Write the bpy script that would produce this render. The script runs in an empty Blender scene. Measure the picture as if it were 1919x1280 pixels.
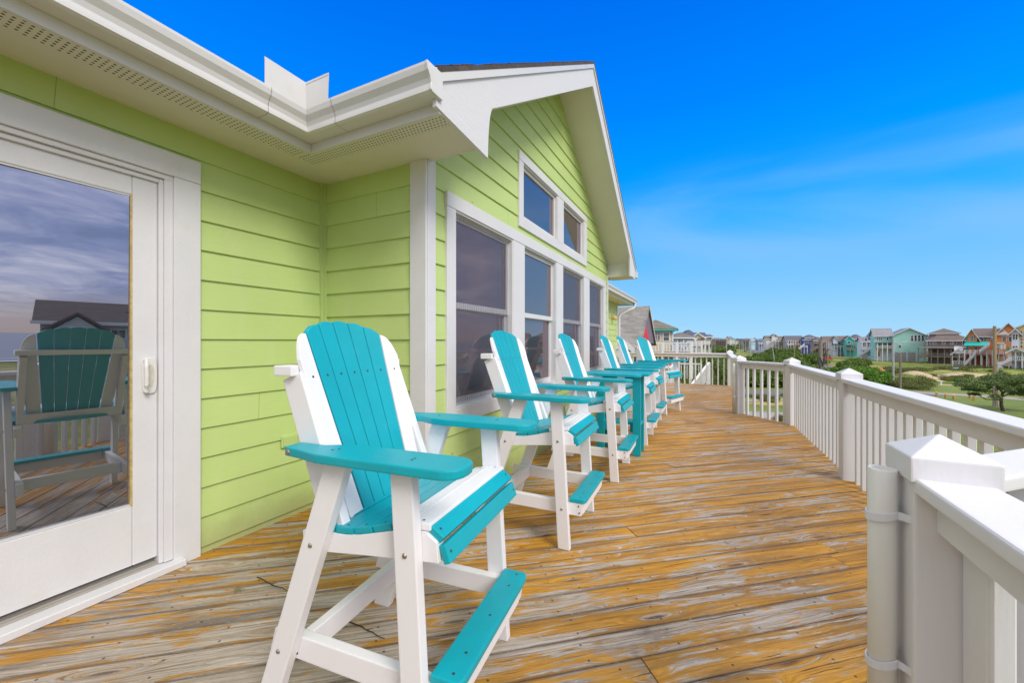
import bpy, bmesh, math, random
from mathutils import Vector, Matrix
from math import radians as R, sin, cos, tan, pi, sqrt, atan2
random.seed(11)
S = bpy.context.scene
# ------------------------------------------------------------------ camera
H = 1.27                      # eye height over the deck (deck surface is z = 0)
F = 746.0                     # focal length in photograph pixels
CX, CY = 960.0, 641.0
YAW = R(26.38)
GZ = -6.2                     # the ground, three storeys down
cam = bpy.data.cameras.new('camera'); camo = bpy.data.objects.new('camera', cam)
S.collection.objects.link(camo)
camo.location = (0, 0, H); camo.rotation_euler = (R(90), 0, YAW)
cam.sensor_fit = 'HORIZONTAL'; cam.sensor_width = 36; cam.lens = F/1919*36
cam.clip_start = 0.02; cam.clip_end = 6000
S.camera = camo
FX, FY = -sin(YAW), cos(YAW); RX, RY = cos(YAW), sin(YAW)
def P(px, t, z=None, py=None):
    """world point at depth t along the camera axis, in the column px"""
    u = (px-CX)/F
    if py is not None: z = H-(py-CY)*t/F
    return Vector(((FX+u*RX)*t, (FY+u*RY)*t, z if z is not None else 0))
# ------------------------------------------------------------------ world
W = bpy.data.worlds.new('World'); S.world = W; W.use_nodes = True
nt = W.node_tree; nt.nodes.clear()
class G:
    """small helper to write node graphs"""
    def __init__(s, nt): s.nt = nt
    def n(s, typ, **kw):
        nd = s.nt.nodes.new(typ)
        for k, v in kw.items():
            if k.startswith('_'): setattr(nd, k[1:], v)
        return nd
    def link(s, a, b): s.nt.links.new(a, b)
    def put(s, sock, v):
        if isinstance(v, bpy.types.NodeSocket): s.link(v, sock)
        elif isinstance(v, (tuple, list)):
            v = tuple(v)
            sock.default_value = v if len(v) == len(sock.default_value) else v+(1,)
        else: sock.default_value = v
    def m(s, op, a, b=0.0, c=0.0, clamp=False):
        nd = s.n('ShaderNodeMath', _operation=op, _use_clamp=clamp)
        s.put(nd.inputs[0], a); s.put(nd.inputs[1], b)
        if len(nd.inputs) > 2: s.put(nd.inputs[2], c)
        return nd.outputs[0]
    def mix(s, f, a, b, mode='MIX'):
        nd = s.n('ShaderNodeMix', _data_type='RGBA', _blend_type=mode)
        s.put(nd.inputs[0], f); s.put(nd.inputs[6], a); s.put(nd.inputs[7], b)
        return nd.outputs[2]
    def step(s, x, lo, hi):
        nd = s.n('ShaderNodeMapRange', _interpolation_type='SMOOTHSTEP')
        s.put(nd.inputs[0], x); nd.inputs[1].default_value = lo; nd.inputs[2].default_value = hi
        return nd.outputs[0]
    def xyz(s, v):
        nd = s.n('ShaderNodeSeparateXYZ'); s.link(v, nd.inputs[0]); return nd.outputs
    def comb(s, x, y, z):
        nd = s.n('ShaderNodeCombineXYZ'); s.put(nd.inputs[0], x); s.put(nd.inputs[1], y); s.put(nd.inputs[2], z)
        return nd.outputs[0]
    def noise(s, vec, scale=1, detail=4, rough=.5, dist=0, out=0):
        nd = s.n('ShaderNodeTexNoise'); s.put(nd.inputs['Vector'], vec)
        nd.inputs['Scale'].default_value = scale; nd.inputs['Detail'].default_value = detail
        nd.inputs['Roughness'].default_value = rough; nd.inputs['Distortion'].default_value = dist
        return nd.outputs[out]
    def scale(s, v, k):
        nd = s.n('ShaderNodeVectorMath', _operation='MULTIPLY'); s.put(nd.inputs[0], v); s.put(nd.inputs[1], k)
        return nd.outputs[0]
    def ramp(s, x, pts, interp='LINEAR'):
        nd = s.n('ShaderNodeValToRGB'); e = nd.color_ramp.elements; nd.color_ramp.interpolation = interp
        while len(e) < len(pts): e.new(0.5)
        for k, (p, c) in enumerate(pts): e[k].position = p; e[k].color = tuple(c)+(1,)
        s.put(nd.inputs[0], x); return nd.outputs[0]
def srgb(r, g, b):
    f = lambda c: (c/255/12.92) if c/255 <= .04045 else ((c/255+.055)/1.055)**2.4
    return (f(r), f(g), f(b))
SUN_EL, SUN_AZ = R(40), R(118)      # azimuth measured from +Y towards +X
g = G(nt)
tc = g.n('ShaderNodeTexCoord').outputs['Generated']
X, Y, Z = g.xyz(tc)
# low, hazy blue towards the village (in front), broken overcast behind and overhead
hz = g.m('SQRT', g.m('ADD', g.m('MULTIPLY', X, X), g.m('MULTIPLY', Y, Y)))
dot = g.m('DIVIDE', g.m('ADD', g.m('MULTIPLY', X, FX), g.m('MULTIPLY', Y, FY)), g.m('MAXIMUM', hz, 0.001))
side = g.m('DIVIDE', g.m('ADD', g.m('MULTIPLY', X, RX), g.m('MULTIPLY', Y, RY)), g.m('MAXIMUM', hz, 0.001))
lim = g.m('ADD', dot, g.m('MULTIPLY', g.m('LESS_THAN', side, 0.0), .12))
clear = g.m('MULTIPLY', g.step(lim, .54, .615), g.m('SUBTRACT', 1.0, g.step(Z, .70, .82)))
blue = g.ramp(g.m('MAXIMUM', Z, 0.0), [(0, srgb(172, 224, 249)), (.07, srgb(150, 214, 250)), (.15, srgb(112, 199, 252)),
        (.26, srgb(50, 180, 255)), (.36, srgb(0, 160, 255)), (.48, srgb(0, 137, 254)), (.66, srgb(0, 112, 240)), (1, srgb(0, 100, 225))])
wv = g.scale(tc, (1.0, 1.0, 4.2))
wisp = g.noise(wv, 1.35, 5, .45, .9)
wz = g.m('MULTIPLY', g.step(Z, .08, .2), g.m('SUBTRACT', 1.0, g.step(Z, .27, .42)))
wm = g.m('MULTIPLY', g.m('MULTIPLY', g.step(wisp, .40, .74), wz), .48)
blue = g.mix(wm, blue, srgb(150, 205, 255))
blue = g.scale(blue, (.87, .85, .90))
# cloud deck
cv = g.comb(g.m('DIVIDE', X, g.m('ADD', g.m('MAXIMUM', Z, 0.0), .16)), g.m('DIVIDE', Y, g.m('ADD', g.m('MAXIMUM', Z, 0.0), .16)), 0.0)
cn = g.noise(g.scale(cv, (1.0, .8, 1.0)), 2.4, 9, .60, .5)
low = g.ramp(cn, [(.30, (.15, .22, .50)), (.44, (.28, .34, .68)), (.55, (.50, .54, .84)), (.70, (.92, .90, 1.10))])
high = g.ramp(cn, [(.25, (.82, .80, .82)), (.75, (1.28, 1.24, 1.26))])
cloud = g.mix(g.step(Z, .26, .62), low, high)
cloud = g.mix(g.step(Z, .09, .0), cloud, (.50, .43, .47))
sky = g.n('ShaderNodeTexSky'); sky.sky_type = 'NISHITA'; sky.sun_disc = False
sky.sun_elevation = SUN_EL; sky.sun_rotation = SUN_AZ
nis = g.scale(sky.outputs[0], (.03, .028, .02))
col = g.mix(clear, cloud, blue)
col = g.mix(g.step(Z, -.002, -.03), col, (.10, .12, .07))
nd = g.n('ShaderNodeVectorMath', _operation='ADD'); g.link(col, nd.inputs[0])
nd2 = g.scale(nis, g.comb(g.m('SUBTRACT', 1.0, clear), g.m('SUBTRACT', 1.0, clear), g.m('SUBTRACT', 1.0, clear)))
g.link(nd2, nd.inputs[1])
bg = g.n('ShaderNodeBackground'); bg.inputs[1].default_value = 1.0; g.link(nd.outputs[0], bg.inputs[0])
wo = g.n('ShaderNodeOutputWorld'); g.link(bg.outputs[0], wo.inputs[0])
W.cycles.sampling_method = 'MANUAL'; W.cycles.sample_map_resolution = 512
# sun, softened by thin cloud
sl = bpy.data.lights.new('sun', 'SUN'); sl.energy = 2.0; sl.angle = R(22); sl.color = (1, .965, .92)
so = bpy.data.objects.new('sun', sl); S.collection.objects.link(so)
sd = Vector((sin(SUN_AZ)*cos(SUN_EL), cos(SUN_AZ)*cos(SUN_EL), sin(SUN_EL)))
so.rotation_euler = sd.to_track_quat('Z', 'Y').to_euler(); so.location = (10, -10, 20)
S.view_settings.view_transform = 'Standard'; S.view_settings.look = 'None'
S.view_settings.exposure = 0.2; S.view_settings.gamma = 1
S.cycles.max_bounces = 7; S.cycles.glossy_bounces = 4; S.cycles.diffuse_bounces = 4
S.cycles.caustics_reflective = False; S.cycles.caustics_refractive = False
# ------------------------------------------------------------------ materials
def newmat(name):
    m = bpy.data.materials.new(name); m.use_nodes = True; t = m.node_tree; t.nodes.clear()
    g = G(t); b = g.n('ShaderNodeBsdfPrincipled'); o = g.n('ShaderNodeOutputMaterial'); g.link(b.outputs[0], o.inputs[0])
    return m, g, b, o
def bump(g, b, h, st=.3, dist=.01):
    n = g.n('ShaderNodeBump'); n.inputs['Strength'].default_value = st; n.inputs['Distance'].default_value = dist
    g.link(h, n.inputs['Height']); g.link(n.outputs[0], b.inputs['Normal'])
def obj_co(g): return g.n('ShaderNodeTexCoord').outputs['Object']
def paint(name, c, rough=.5, var=.06, scale=6, stretch=(1, 1, 1), bst=.15, bscale=60, spec=.35, dirt=0, dirtcol=(.45, .38, .22)):
    """painted or plain surface: faint tone drift, fine tooth, optional specks of dirt"""
    m, g, b, o = newmat(name)
    co = obj_co(g)
    n1 = g.noise(g.scale(co, stretch), scale, 5, .6)
    c0 = tuple(x*(1-var) for x in c); c1 = tuple(min(1, x*(1+var)) for x in c)
    colr = g.ramp(n1, [(.3, c0), (.7, c1)])
    if dirt:
        n2 = g.noise(g.scale(co, stretch), scale*2.3, 7, .65)
        colr = g.mix(g.m('MULTIPLY', g.step(n2, .56, .76), dirt), colr, dirtcol)
    g.put(b.inputs['Base Color'], colr)
    b.inputs['Roughness'].default_value = rough; b.inputs['Specular IOR Level'].default_value = spec
    bump(g, b, g.noise(g.scale(co, stretch), bscale, 4, .6), bst, .004)
    return m
M = {}
M['white'] = paint('white_trim_paint', (.68, .675, .68), .45, .035, 3, (1, 1, 1), .35, 90, dirt=.30, dirtcol=(.62, .56, .44))
M['rail'] = paint('white_railing_paint', (.71, .70, .72), .5, .03, 2.5, (1, 1, .25), .22, 70, dirt=.28, dirtcol=(.62, .58, .50))
M['poly'] = paint('white_plastic_lumber', (.81, .80, .81), .42, .02, 5, (1, 1, 1), .12, 180)
M['turq'] = paint('turquoise_plastic_lumber', (.002, .355, .425), .40, .07, 5, (1, 1, 1), .12, 180, spec=.4, dirt=.10, dirtcol=(.20, .50, .54))
M['gutter'] = paint('white_aluminium', (.66, .655, .65), .3, .02, 2, (1, 1, 1), .03, 20, dirt=.15)
M['soffit'] = paint('cream_soffit', (.70, .68, .60), .6, .04, 1.5, (1, 1, 1), .05, 40, dirt=.15)
M['pvc'] = paint('pvc_pipe', (.72, .71, .67), .35, .02, 2, (1, 1, 1), .03, 40, dirt=.1)
M['strap'] = paint('plastic_strap', (.68, .69, .74), .35, .02, 3)
M['bolt'] = paint('bolt_metal', (.32, .28, .22), .35, .15, 80); M['bolt'].node_tree.nodes['Principled BSDF'].inputs['Metallic'].default_value = .8
M['screw'] = paint('screw_dark', (.05, .04, .03), .5, .1, 80)
M['track'] = paint('aluminium_track', (.36, .33, .29), .35, .05, 6, (1, 1, 1), .1, 60, dirt=.4, dirtcol=(.2, .17, .13))
M['bead'] = paint('glazing_bead', (.50, .38, .17), .6, .25, 40, (1, 1, 1), .3, 100)
M['green_flat'] = paint('green_box', (.46, .58, .21), .6, .05, 5)
M['cap_grey'] = paint('handle_inset', (.62, .59, .50), .5, .1, 40, dirt=.4)
M['dark'] = paint('dark_gap', (.02, .018, .015), .8, .1, 5)
M['twig'] = paint('twig_bark', (.05, .035, .025), .9, .3, 40)
M['lampshade'] = paint('amber_lamp', (.62, .48, .22), .4, .15, 30)
# fibre cement siding: grain runs along the board
def siding(name, c):
    m, g, b, o = newmat(name); co = obj_co(g)
    x, y, z = g.xyz(co)
    v = g.comb(g.m('ADD', x, y), g.m('MULTIPLY', z, 16.0), 0.0)
    gr = g.noise(v, 5.5, 6, .62, .6)
    big = g.noise(co, 1.1, 4, .5)
    col = g.ramp(big, [(.3, tuple(k*.94 for k in c)), (.7, tuple(min(1, k*1.05) for k in c))])
    col = g.mix(g.m('MULTIPLY', g.step(gr, .5, .8), .12), col, tuple(k*.75 for k in c))
    # rust bleeding from nails
    vo = g.n('ShaderNodeTexVoronoi'); vo.inputs['Scale'].default_value = 2.6; vo.feature = 'F1'
    g.link(g.comb(g.m('ADD', x, y), z, 0.0), vo.inputs['Vector'])
    rust = g.m('MULTIPLY', g.m('SUBTRACT', 1.0, g.step(vo.outputs['Distance'], .018, .042)), .85)
    rs = g.step(g.xyz(vo.outputs['Color'])[0], .55, .57)
    col = g.mix(g.m('MULTIPLY', rust, rs), col, (.45, .20, .03))
    # each board its own tone, butt joints here and there
    rowi = g.m('FLOOR', g.m('DIVIDE', g.m('SUBTRACT', z, 1.462), .1774)); wn = g.n('ShaderNodeTexWhiteNoise'); wn.noise_dimensions = '1D'; g.link(rowi, wn.inputs['W']); rv = wn.outputs['Value']
    col = g.mix(g.m('MULTIPLY', rv, .13), col, tuple(k*.72 for k in c))
    fj = g.m('FRACT', g.m('ADD', g.m('DIVIDE', g.m('ADD', x, y), 3.66), rv)); jt = g.m('LESS_THAN', fj, .0007)
    col = g.mix(g.m('MULTIPLY', jt, .7), col, tuple(k*.25 for k in c))
    splash = g.m('MULTIPLY', g.m('SUBTRACT', 1.0, g.step(g.m('ADD', z, g.m('MULTIPLY', g.noise(co, 7, 6, .65), -.28)), -.12, .10)), .55)
    col = g.mix(splash, col, (.34, .33, .16))
    st = g.noise(g.comb(g.m('MULTIPLY', g.m('ADD', x, y), 7.0), g.m('MULTIPLY', z, 1.1), 0.0), 1.0, 5, .6)
    col = g.mix(g.m('MULTIPLY', g.step(st, .5, .8), .22), col, (.60, .66, .42))
    g.put(b.inputs['Base Color'], col); b.inputs['Roughness'].default_value = .55; b.inputs['Specular IOR Level'].default_value = .3
    bump(g, b, gr, .35, .004); return m
GREEN = (.50, .63, .225)
M['siding'] = siding('lime_siding', GREEN)
# gable rake boards: rough sawn plywood, rust streaks
m, g, b, o = newmat('rake_board'); co = obj_co(g); x, y, z = g.xyz(co)
gr = g.noise(g.comb(g.m('MULTIPLY', x, 3.0), g.m('MULTIPLY', y, 3.0), g.m('MULTIPLY', z, 26.0)), 3, 7, .65, .8)
vo = g.n('ShaderNodeTexVoronoi'); vo.inputs['Scale'].default_value = 2.2; g.link(g.comb(x, y, g.m('MULTIPLY', z, .45)), vo.inputs['Vector'])
rust = g.m('MULTIPLY', g.m('SUBTRACT', 1.0, g.step(vo.outputs['Distance'], .015, .035)), .6)
rs = g.step(g.xyz(vo.outputs['Color'])[1], .55, .57)
col = g.mix(g.m('MULTIPLY', rust, rs), (.68, .675, .69), (.56, .32, .10))
g.put(b.inputs['Base Color'], col); b.inputs['Roughness'].default_value = .55; bump(g, b, gr, .5, .006); M['rake'] = m
# perforated soffit strip
m, g, b, o = newmat('soffit_perforated'); co = obj_co(g); x, y, z = g.xyz(co)
def frac(g, v, k): return g.m('SUBTRACT', g.m('FRACT', g.m('MULTIPLY', v, k)), .5)
row = g.m('FLOOR', g.m('MULTIPLY', y, 42.0))
fx = g.m('SUBTRACT', g.m('FRACT', g.m('ADD', g.m('MULTIPLY', x, 42.0), g.m('MULTIPLY', row, .5))), .5); fy = frac(g, y, 42.0)
d = g.m('SQRT', g.m('ADD', g.m('MULTIPLY', fx, fx), g.m('MULTIPLY', fy, fy)))
g.put(b.inputs['Base Color'], g.mix(g.step(d, .19, .27), (.05, .045, .02), (.70, .68, .60))); b.inputs['Roughness'].default_value = .6
M['perf'] = m
# glass: a mirror-like pane over a dark room
def glass(name, refl, tint=(.78, .80, .92), inner=(.02, .022, .03), screen=False, rough=.0):
    m, g, b, o = newmat(name)
    g.nt.nodes.remove(b)
    co = obj_co(g); x, y, z = g.xyz(co)
    gl = g.n('ShaderNodeBsdfGlossy'); gl.inputs['Color'].default_value = tint+(1,); gl.inputs['Roughness'].default_value = rough
    df = g.n('ShaderNodeBsdfDiffuse')
    fr = g.n('ShaderNodeFresnel'); fr.inputs['IOR'].default_value = 1.7
    f = g.m('ADD', g.m('MULTIPLY', fr.outputs[0], 1.0), refl, clamp=True)
    if screen:
        a = frac(g, y, 380.0); c = frac(g, z, 380.0)
        wv = g.n('ShaderNodeTexWave'); wv.wave_type = 'BANDS'; wv.bands_direction = 'Y'
        wv.inputs['Scale'].default_value = 14; wv.inputs['Distortion'].default_value = 2.2; wv.inputs['Detail'].default_value = 2; wv.inputs['Detail Scale'].default_value = .35
        g.link(g.comb(x, y, g.m('MULTIPLY', z, .32)), wv.inputs['Vector'])
        f = g.m('MULTIPLY', f, g.m('ADD', g.m('MULTIPLY', wv.outputs['Fac'], .16), .42))
        g.put(df.inputs['Color'], g.mix(wv.outputs['Fac'], (.058, .054, .062), (.085, .08, .095)))
    else: g.put(df.inputs['Color'], inner)
    mx = g.n('ShaderNodeMixShader'); g.put(mx.inputs[0], f); g.link(df.outputs[0], mx.inputs[1]); g.link(gl.outputs[0], mx.inputs[2])
    g.link(mx.outputs[0], o.inputs[0]); return m
M['door_glass'] = glass('door_glass', .38, (.80, .82, .92), (.03, .032, .042))
M['win_glass'] = glass('window_glass', .20, (.80, .64, .66), (.075, .070, .085))
M['screen_glass'] = glass('screened_glass', .25, (.80, .78, .86), screen=True, rough=.04)
# insect screen: fine mesh, sees through in part, ripples like cloth
m, g, b, o = newmat('insect_mesh'); g.nt.nodes.remove(b); co = obj_co(g); x, y, z = g.xyz(co)
wv = g.n('ShaderNodeTexWave'); wv.wave_type = 'BANDS'; wv.bands_direction = 'Y'
wv.inputs['Scale'].default_value = 11; wv.inputs['Distortion'].default_value = 3.0; wv.inputs['Detail'].default_value = 2; wv.inputs['Detail Scale'].default_value = .5
g.link(g.comb(x, y, g.m('MULTIPLY', z, .45)), wv.inputs['Vector'])
tr_ = g.n('ShaderNodeBsdfTransparent'); df_ = g.n('ShaderNodeBsdfDiffuse'); df_.inputs['Color'].default_value = (.16, .155, .20, 1)
mx = g.n('ShaderNodeMixShader'); g.put(mx.inputs[0], g.m('ADD', g.m('MULTIPLY', wv.outputs['Fac'], .22), .12)); g.link(tr_.outputs[0], mx.inputs[1]); g.link(df_.outputs[0], mx.inputs[2]); g.link(mx.outputs[0], o.inputs[0]); M['screen'] = m
M['far_glass'] = glass('far_window_glass', .08, (.8, .85, .9), (.04, .045, .055))
# asphalt shingles
def shingle(name, c, sc=1.0):
    m, g, b, o = newmat(name); co = obj_co(g); x, y, z = g.xyz(co)
    br = g.n('ShaderNodeTexBrick'); br.inputs['Scale'].default_value = sc; br.offset = .5
    br.inputs['Brick Width'].default_value = .30; br.inputs['Row Height'].default_value = .09; br.inputs['Mortar Size'].default_value = .006
    br.inputs['Color1'].default_value = tuple(k*.72 for k in c)+(1,); br.inputs['Color2'].default_value = tuple(k*1.25 for k in c)+(1,)
    br.inputs['Mortar'].default_value = tuple(k*.4 for k in c)+(1,)
    g.link(g.comb(g.m('ADD', x, y), z, 0.0), br.inputs['Vector'])
    n = g.noise(co, 3, 6, .6)
    g.put(b.inputs['Base Color'], g.mix(.5, br.outputs['Color'], g.ramp(n, [(.3, tuple(k*.7 for k in c)), (.7, tuple(k*1.25 for k in c))])))
    b.inputs['Roughness'].default_value = .9; bump(g, b, br.outputs['Fac'], .4, .01); return m
M['shingle'] = shingle('dark_shingle', (.075, .06, .055))
# weathered deck
m, g, b, o = newmat('weathered_deck')
uv = g.n('ShaderNodeUVMap'); uv.uv_map = 'board'
u, v, _ = g.xyz(uv.outputs[0])
at = g.n('ShaderNodeVertexColor'); at.layer_name = 'rnd'
r1, r2, r3 = g.xyz(at.outputs[0])
geo = g.n('ShaderNodeNewGeometry'); wx, wy, wz_ = g.xyz(geo.outputs['Position'])
sh = g.m('MULTIPLY', r1, 37.0)
wob = g.noise(g.comb(g.m('ADD', g.m('MULTIPLY', u, 2.2), sh), g.m('MULTIPLY', v, 9.0), r2), 1.0, 3, .5)
vv = g.m('ADD', v, g.m('MULTIPLY', g.m('SUBTRACT', wob, .5), .05))
# knots pull the grain aside
kv = g.n('ShaderNodeTexVoronoi'); kv.inputs['Scale'].default_value = 1.0
g.link(g.comb(g.m('ADD', g.m('MULTIPLY', u, 1.7), sh), g.m('MULTIPLY', v, 9.0), g.m('MULTIPLY', r3, 9.0)), kv.inputs['Vector'])
kd = kv.outputs['Distance']
kon = g.step(g.xyz(kv.outputs['Color'])[0], .40, .42)
kbend = g.m('MULTIPLY', g.m('SUBTRACT', 1.0, g.step(kd, .0, .42)), kon)
gv = g.comb(g.m('ADD', g.m('MULTIPLY', u, 1.3), sh), g.m('ADD', g.m('MULTIPLY', vv, 55.0), g.m('MULTIPLY', kbend, 5.0)), r2)
grain = g.noise(gv, 1.6, 8, .72, .5)
fine = g.noise(g.comb(g.m('ADD', g.m('MULTIPLY', u, 9.0), sh), g.m('MULTIPLY', vv, 330.0), r3), 1.0, 3, .6)
patch = g.noise(g.comb(g.m('ADD', g.m('MULTIPLY', u, 1.35), sh), g.m('ADD', g.m('MULTIPLY', vv, 11.5), g.m('MULTIPLY', kbend, 1.2)), r3), 1.25, 10, .68, .45)
edge = g.noise(g.comb(g.m('ADD', g.m('MULTIPLY', u, 14.0), sh), g.m('MULTIPLY', vv, 90.0), 0.0), 1.0, 4, .6)
zone = g.noise(g.comb(wx, wy, 0.0), .55, 3, .5)
# worn by feet at the door, still stained out by the rail
worn = g.m('MULTIPLY', g.m('SUBTRACT', 1.0, g.step(wx, -1.3, .35)), g.m('SUBTRACT', 1.0, g.step(wy, 1.2, 2.6)))
pm = g.m('ADD', g.m('ADD', patch, g.m('ADD', g.m('MULTIPLY', g.m('SUBTRACT', edge, .5), .20), g.m('MULTIPLY', g.m('SUBTRACT', grain, .5), .16))), g.m('MULTIPLY', g.m('SUBTRACT', r2, .5), .10))
pm = g.m('ADD', pm, g.m('ADD', g.m('MULTIPLY', g.m('SUBTRACT', zone, .5), .22), g.m('MULTIPLY', worn, .055)))
bare = g.step(pm, .53, .575)
thin = g.step(pm, .40, .58)
stain = g.ramp(g.m('ADD', g.m('MULTIPLY', grain, .7), g.m('MULTIPLY', patch, .35)), [(.28, (.22, .09, .010)), (.42, (.46, .205, .016)), (.56, (.70, .34, .032)), (.8, (.80, .45, .08))])
br_ = g.noise(g.comb(g.m('ADD', g.m('MULTIPLY', u, 1.1), r2), g.m('MULTIPLY', vv, 14.0), sh), 1.3, 6, .65, .3)
stain = g.mix(g.m('MULTIPLY', g.step(br_, .42, .64), .72), stain, (.27, .135, .035))
stain = g.mix(g.m('MULTIPLY', thin, .22), stain, (.45, .31, .15))
stain = g.mix(g.m('MULTIPLY', r1, .22), stain, (.30, .17, .05))
grey = g.ramp(grain, [(.28, (.13, .095, .07)), (.40, (.31, .235, .16)), (.52, (.49, .41, .335)), (.70, (.66, .61, .58))])
dk = g.m('MULTIPLY', g.step(g.noise(g.comb(g.m('ADD', g.m('MULTIPLY', u, .8), sh), g.m('MULTIPLY', v, 7.0), r1), 1.0, 5, .6), .54, .68), .7)
grey = g.mix(g.m('MULTIPLY', dk, g.m('ADD', g.m('MULTIPLY', worn, .7), .3)), grey, (.13, .105, .095))
col = g.mix(bare, stain, grey)
col = g.mix(g.m('MULTIPLY', g.step(fine, .56, .72), .55), col, (.11, .065, .035))
crack = g.noise(g.comb(g.m('ADD', g.m('MULTIPLY', u, 2.0), sh), g.m('MULTIPLY', vv, 130.0), r1), 1.0, 2, .5)
ck = g.m('MULTIPLY', g.step(crack, .64, .69), g.step(g.noise(g.comb(g.m('MULTIPLY', u, 1.6), g.m('MULTIPLY', v, 5.0), sh), 1.0, 3), .46, .54))
col = g.mix(g.m('MULTIPLY', ck, .75), col, (.045, .03, .022))
kn = g.m('MULTIPLY', g.m('SUBTRACT', 1.0, g.step(kd, .05, .13)), kon)
ring = g.m('MULTIPLY', g.m('SUBTRACT', 1.0, g.step(g.m('ABSOLUTE', g.m('SUBTRACT', kd, .15)), .0, .05)), kon)
col = g.mix(g.m('MULTIPLY', ring, .5), col, (.46, .22, .05))
col = g.mix(g.m('MULTIPLY', kn, g.m('MULTIPLY', fine, 1.5)), col, (.09, .045, .018))
# screw heads, two to a joist
fu = g.m('SUBTRACT', g.m('FRACT', g.m('ADD', g.m('DIVIDE', u, .406), r2)), .5)
du = g.m('MULTIPLY', fu, .406)
fv = g.m('SUBTRACT', g.m('ABSOLUTE', g.m('SUBTRACT', v, .07)), .042)
ds = g.m('SQRT', g.m('ADD', g.m('MULTIPLY', du, du), g.m('MULTIPLY', fv, fv)))
col = g.mix(g.m('MULTIPLY', g.m('SUBTRACT', 1.0, g.step(ds, .0035, .007)), .85), col, (.035, .03, .028))
eg = g.m('MULTIPLY', g.step(g.m('ABSOLUTE', g.m('SUBTRACT', v, .07)), .060, .070), .55)
col = g.mix(eg, col, (.12, .09, .07))
spk = g.noise(g.comb(g.m('ADD', g.m('MULTIPLY', u, 26.0), sh), g.m('MULTIPLY', v, 75.0), r2), 1.0, 5, .75)
col = g.mix(g.m('MULTIPLY', g.m('MULTIPLY', g.step(spk, .60, .68), g.step(patch, .44, .54)), .8), col, (.60, .56, .53))
col = g.mix(g.m('MULTIPLY', g.step(g.m('SUBTRACT', 1.0, spk), .62, .70), .55), col, (.12, .07, .035))
mould = g.m('MULTIPLY', g.step(g.noise(g.comb(wx, wy, 3.0), 1.9, 7, .65), .60, .74), .6)
col = g.mix(mould, col, (.08, .07, .065))
g.put(b.inputs['Base Color'], col); b.inputs['Roughness'].default_value = .62; b.inputs['Specular IOR Level'].default_value = .35
hh = g.m('ADD', g.m('ADD', g.m('MULTIPLY', grain, .6), g.m('MULTIPLY', fine, .35)), g.m('ADD', g.m('MULTIPLY', bare, -.12), g.m('MULTIPLY', ck, -.8)))
bump(g, b, hh, 1.0, .010)
M['deck'] = m
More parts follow.
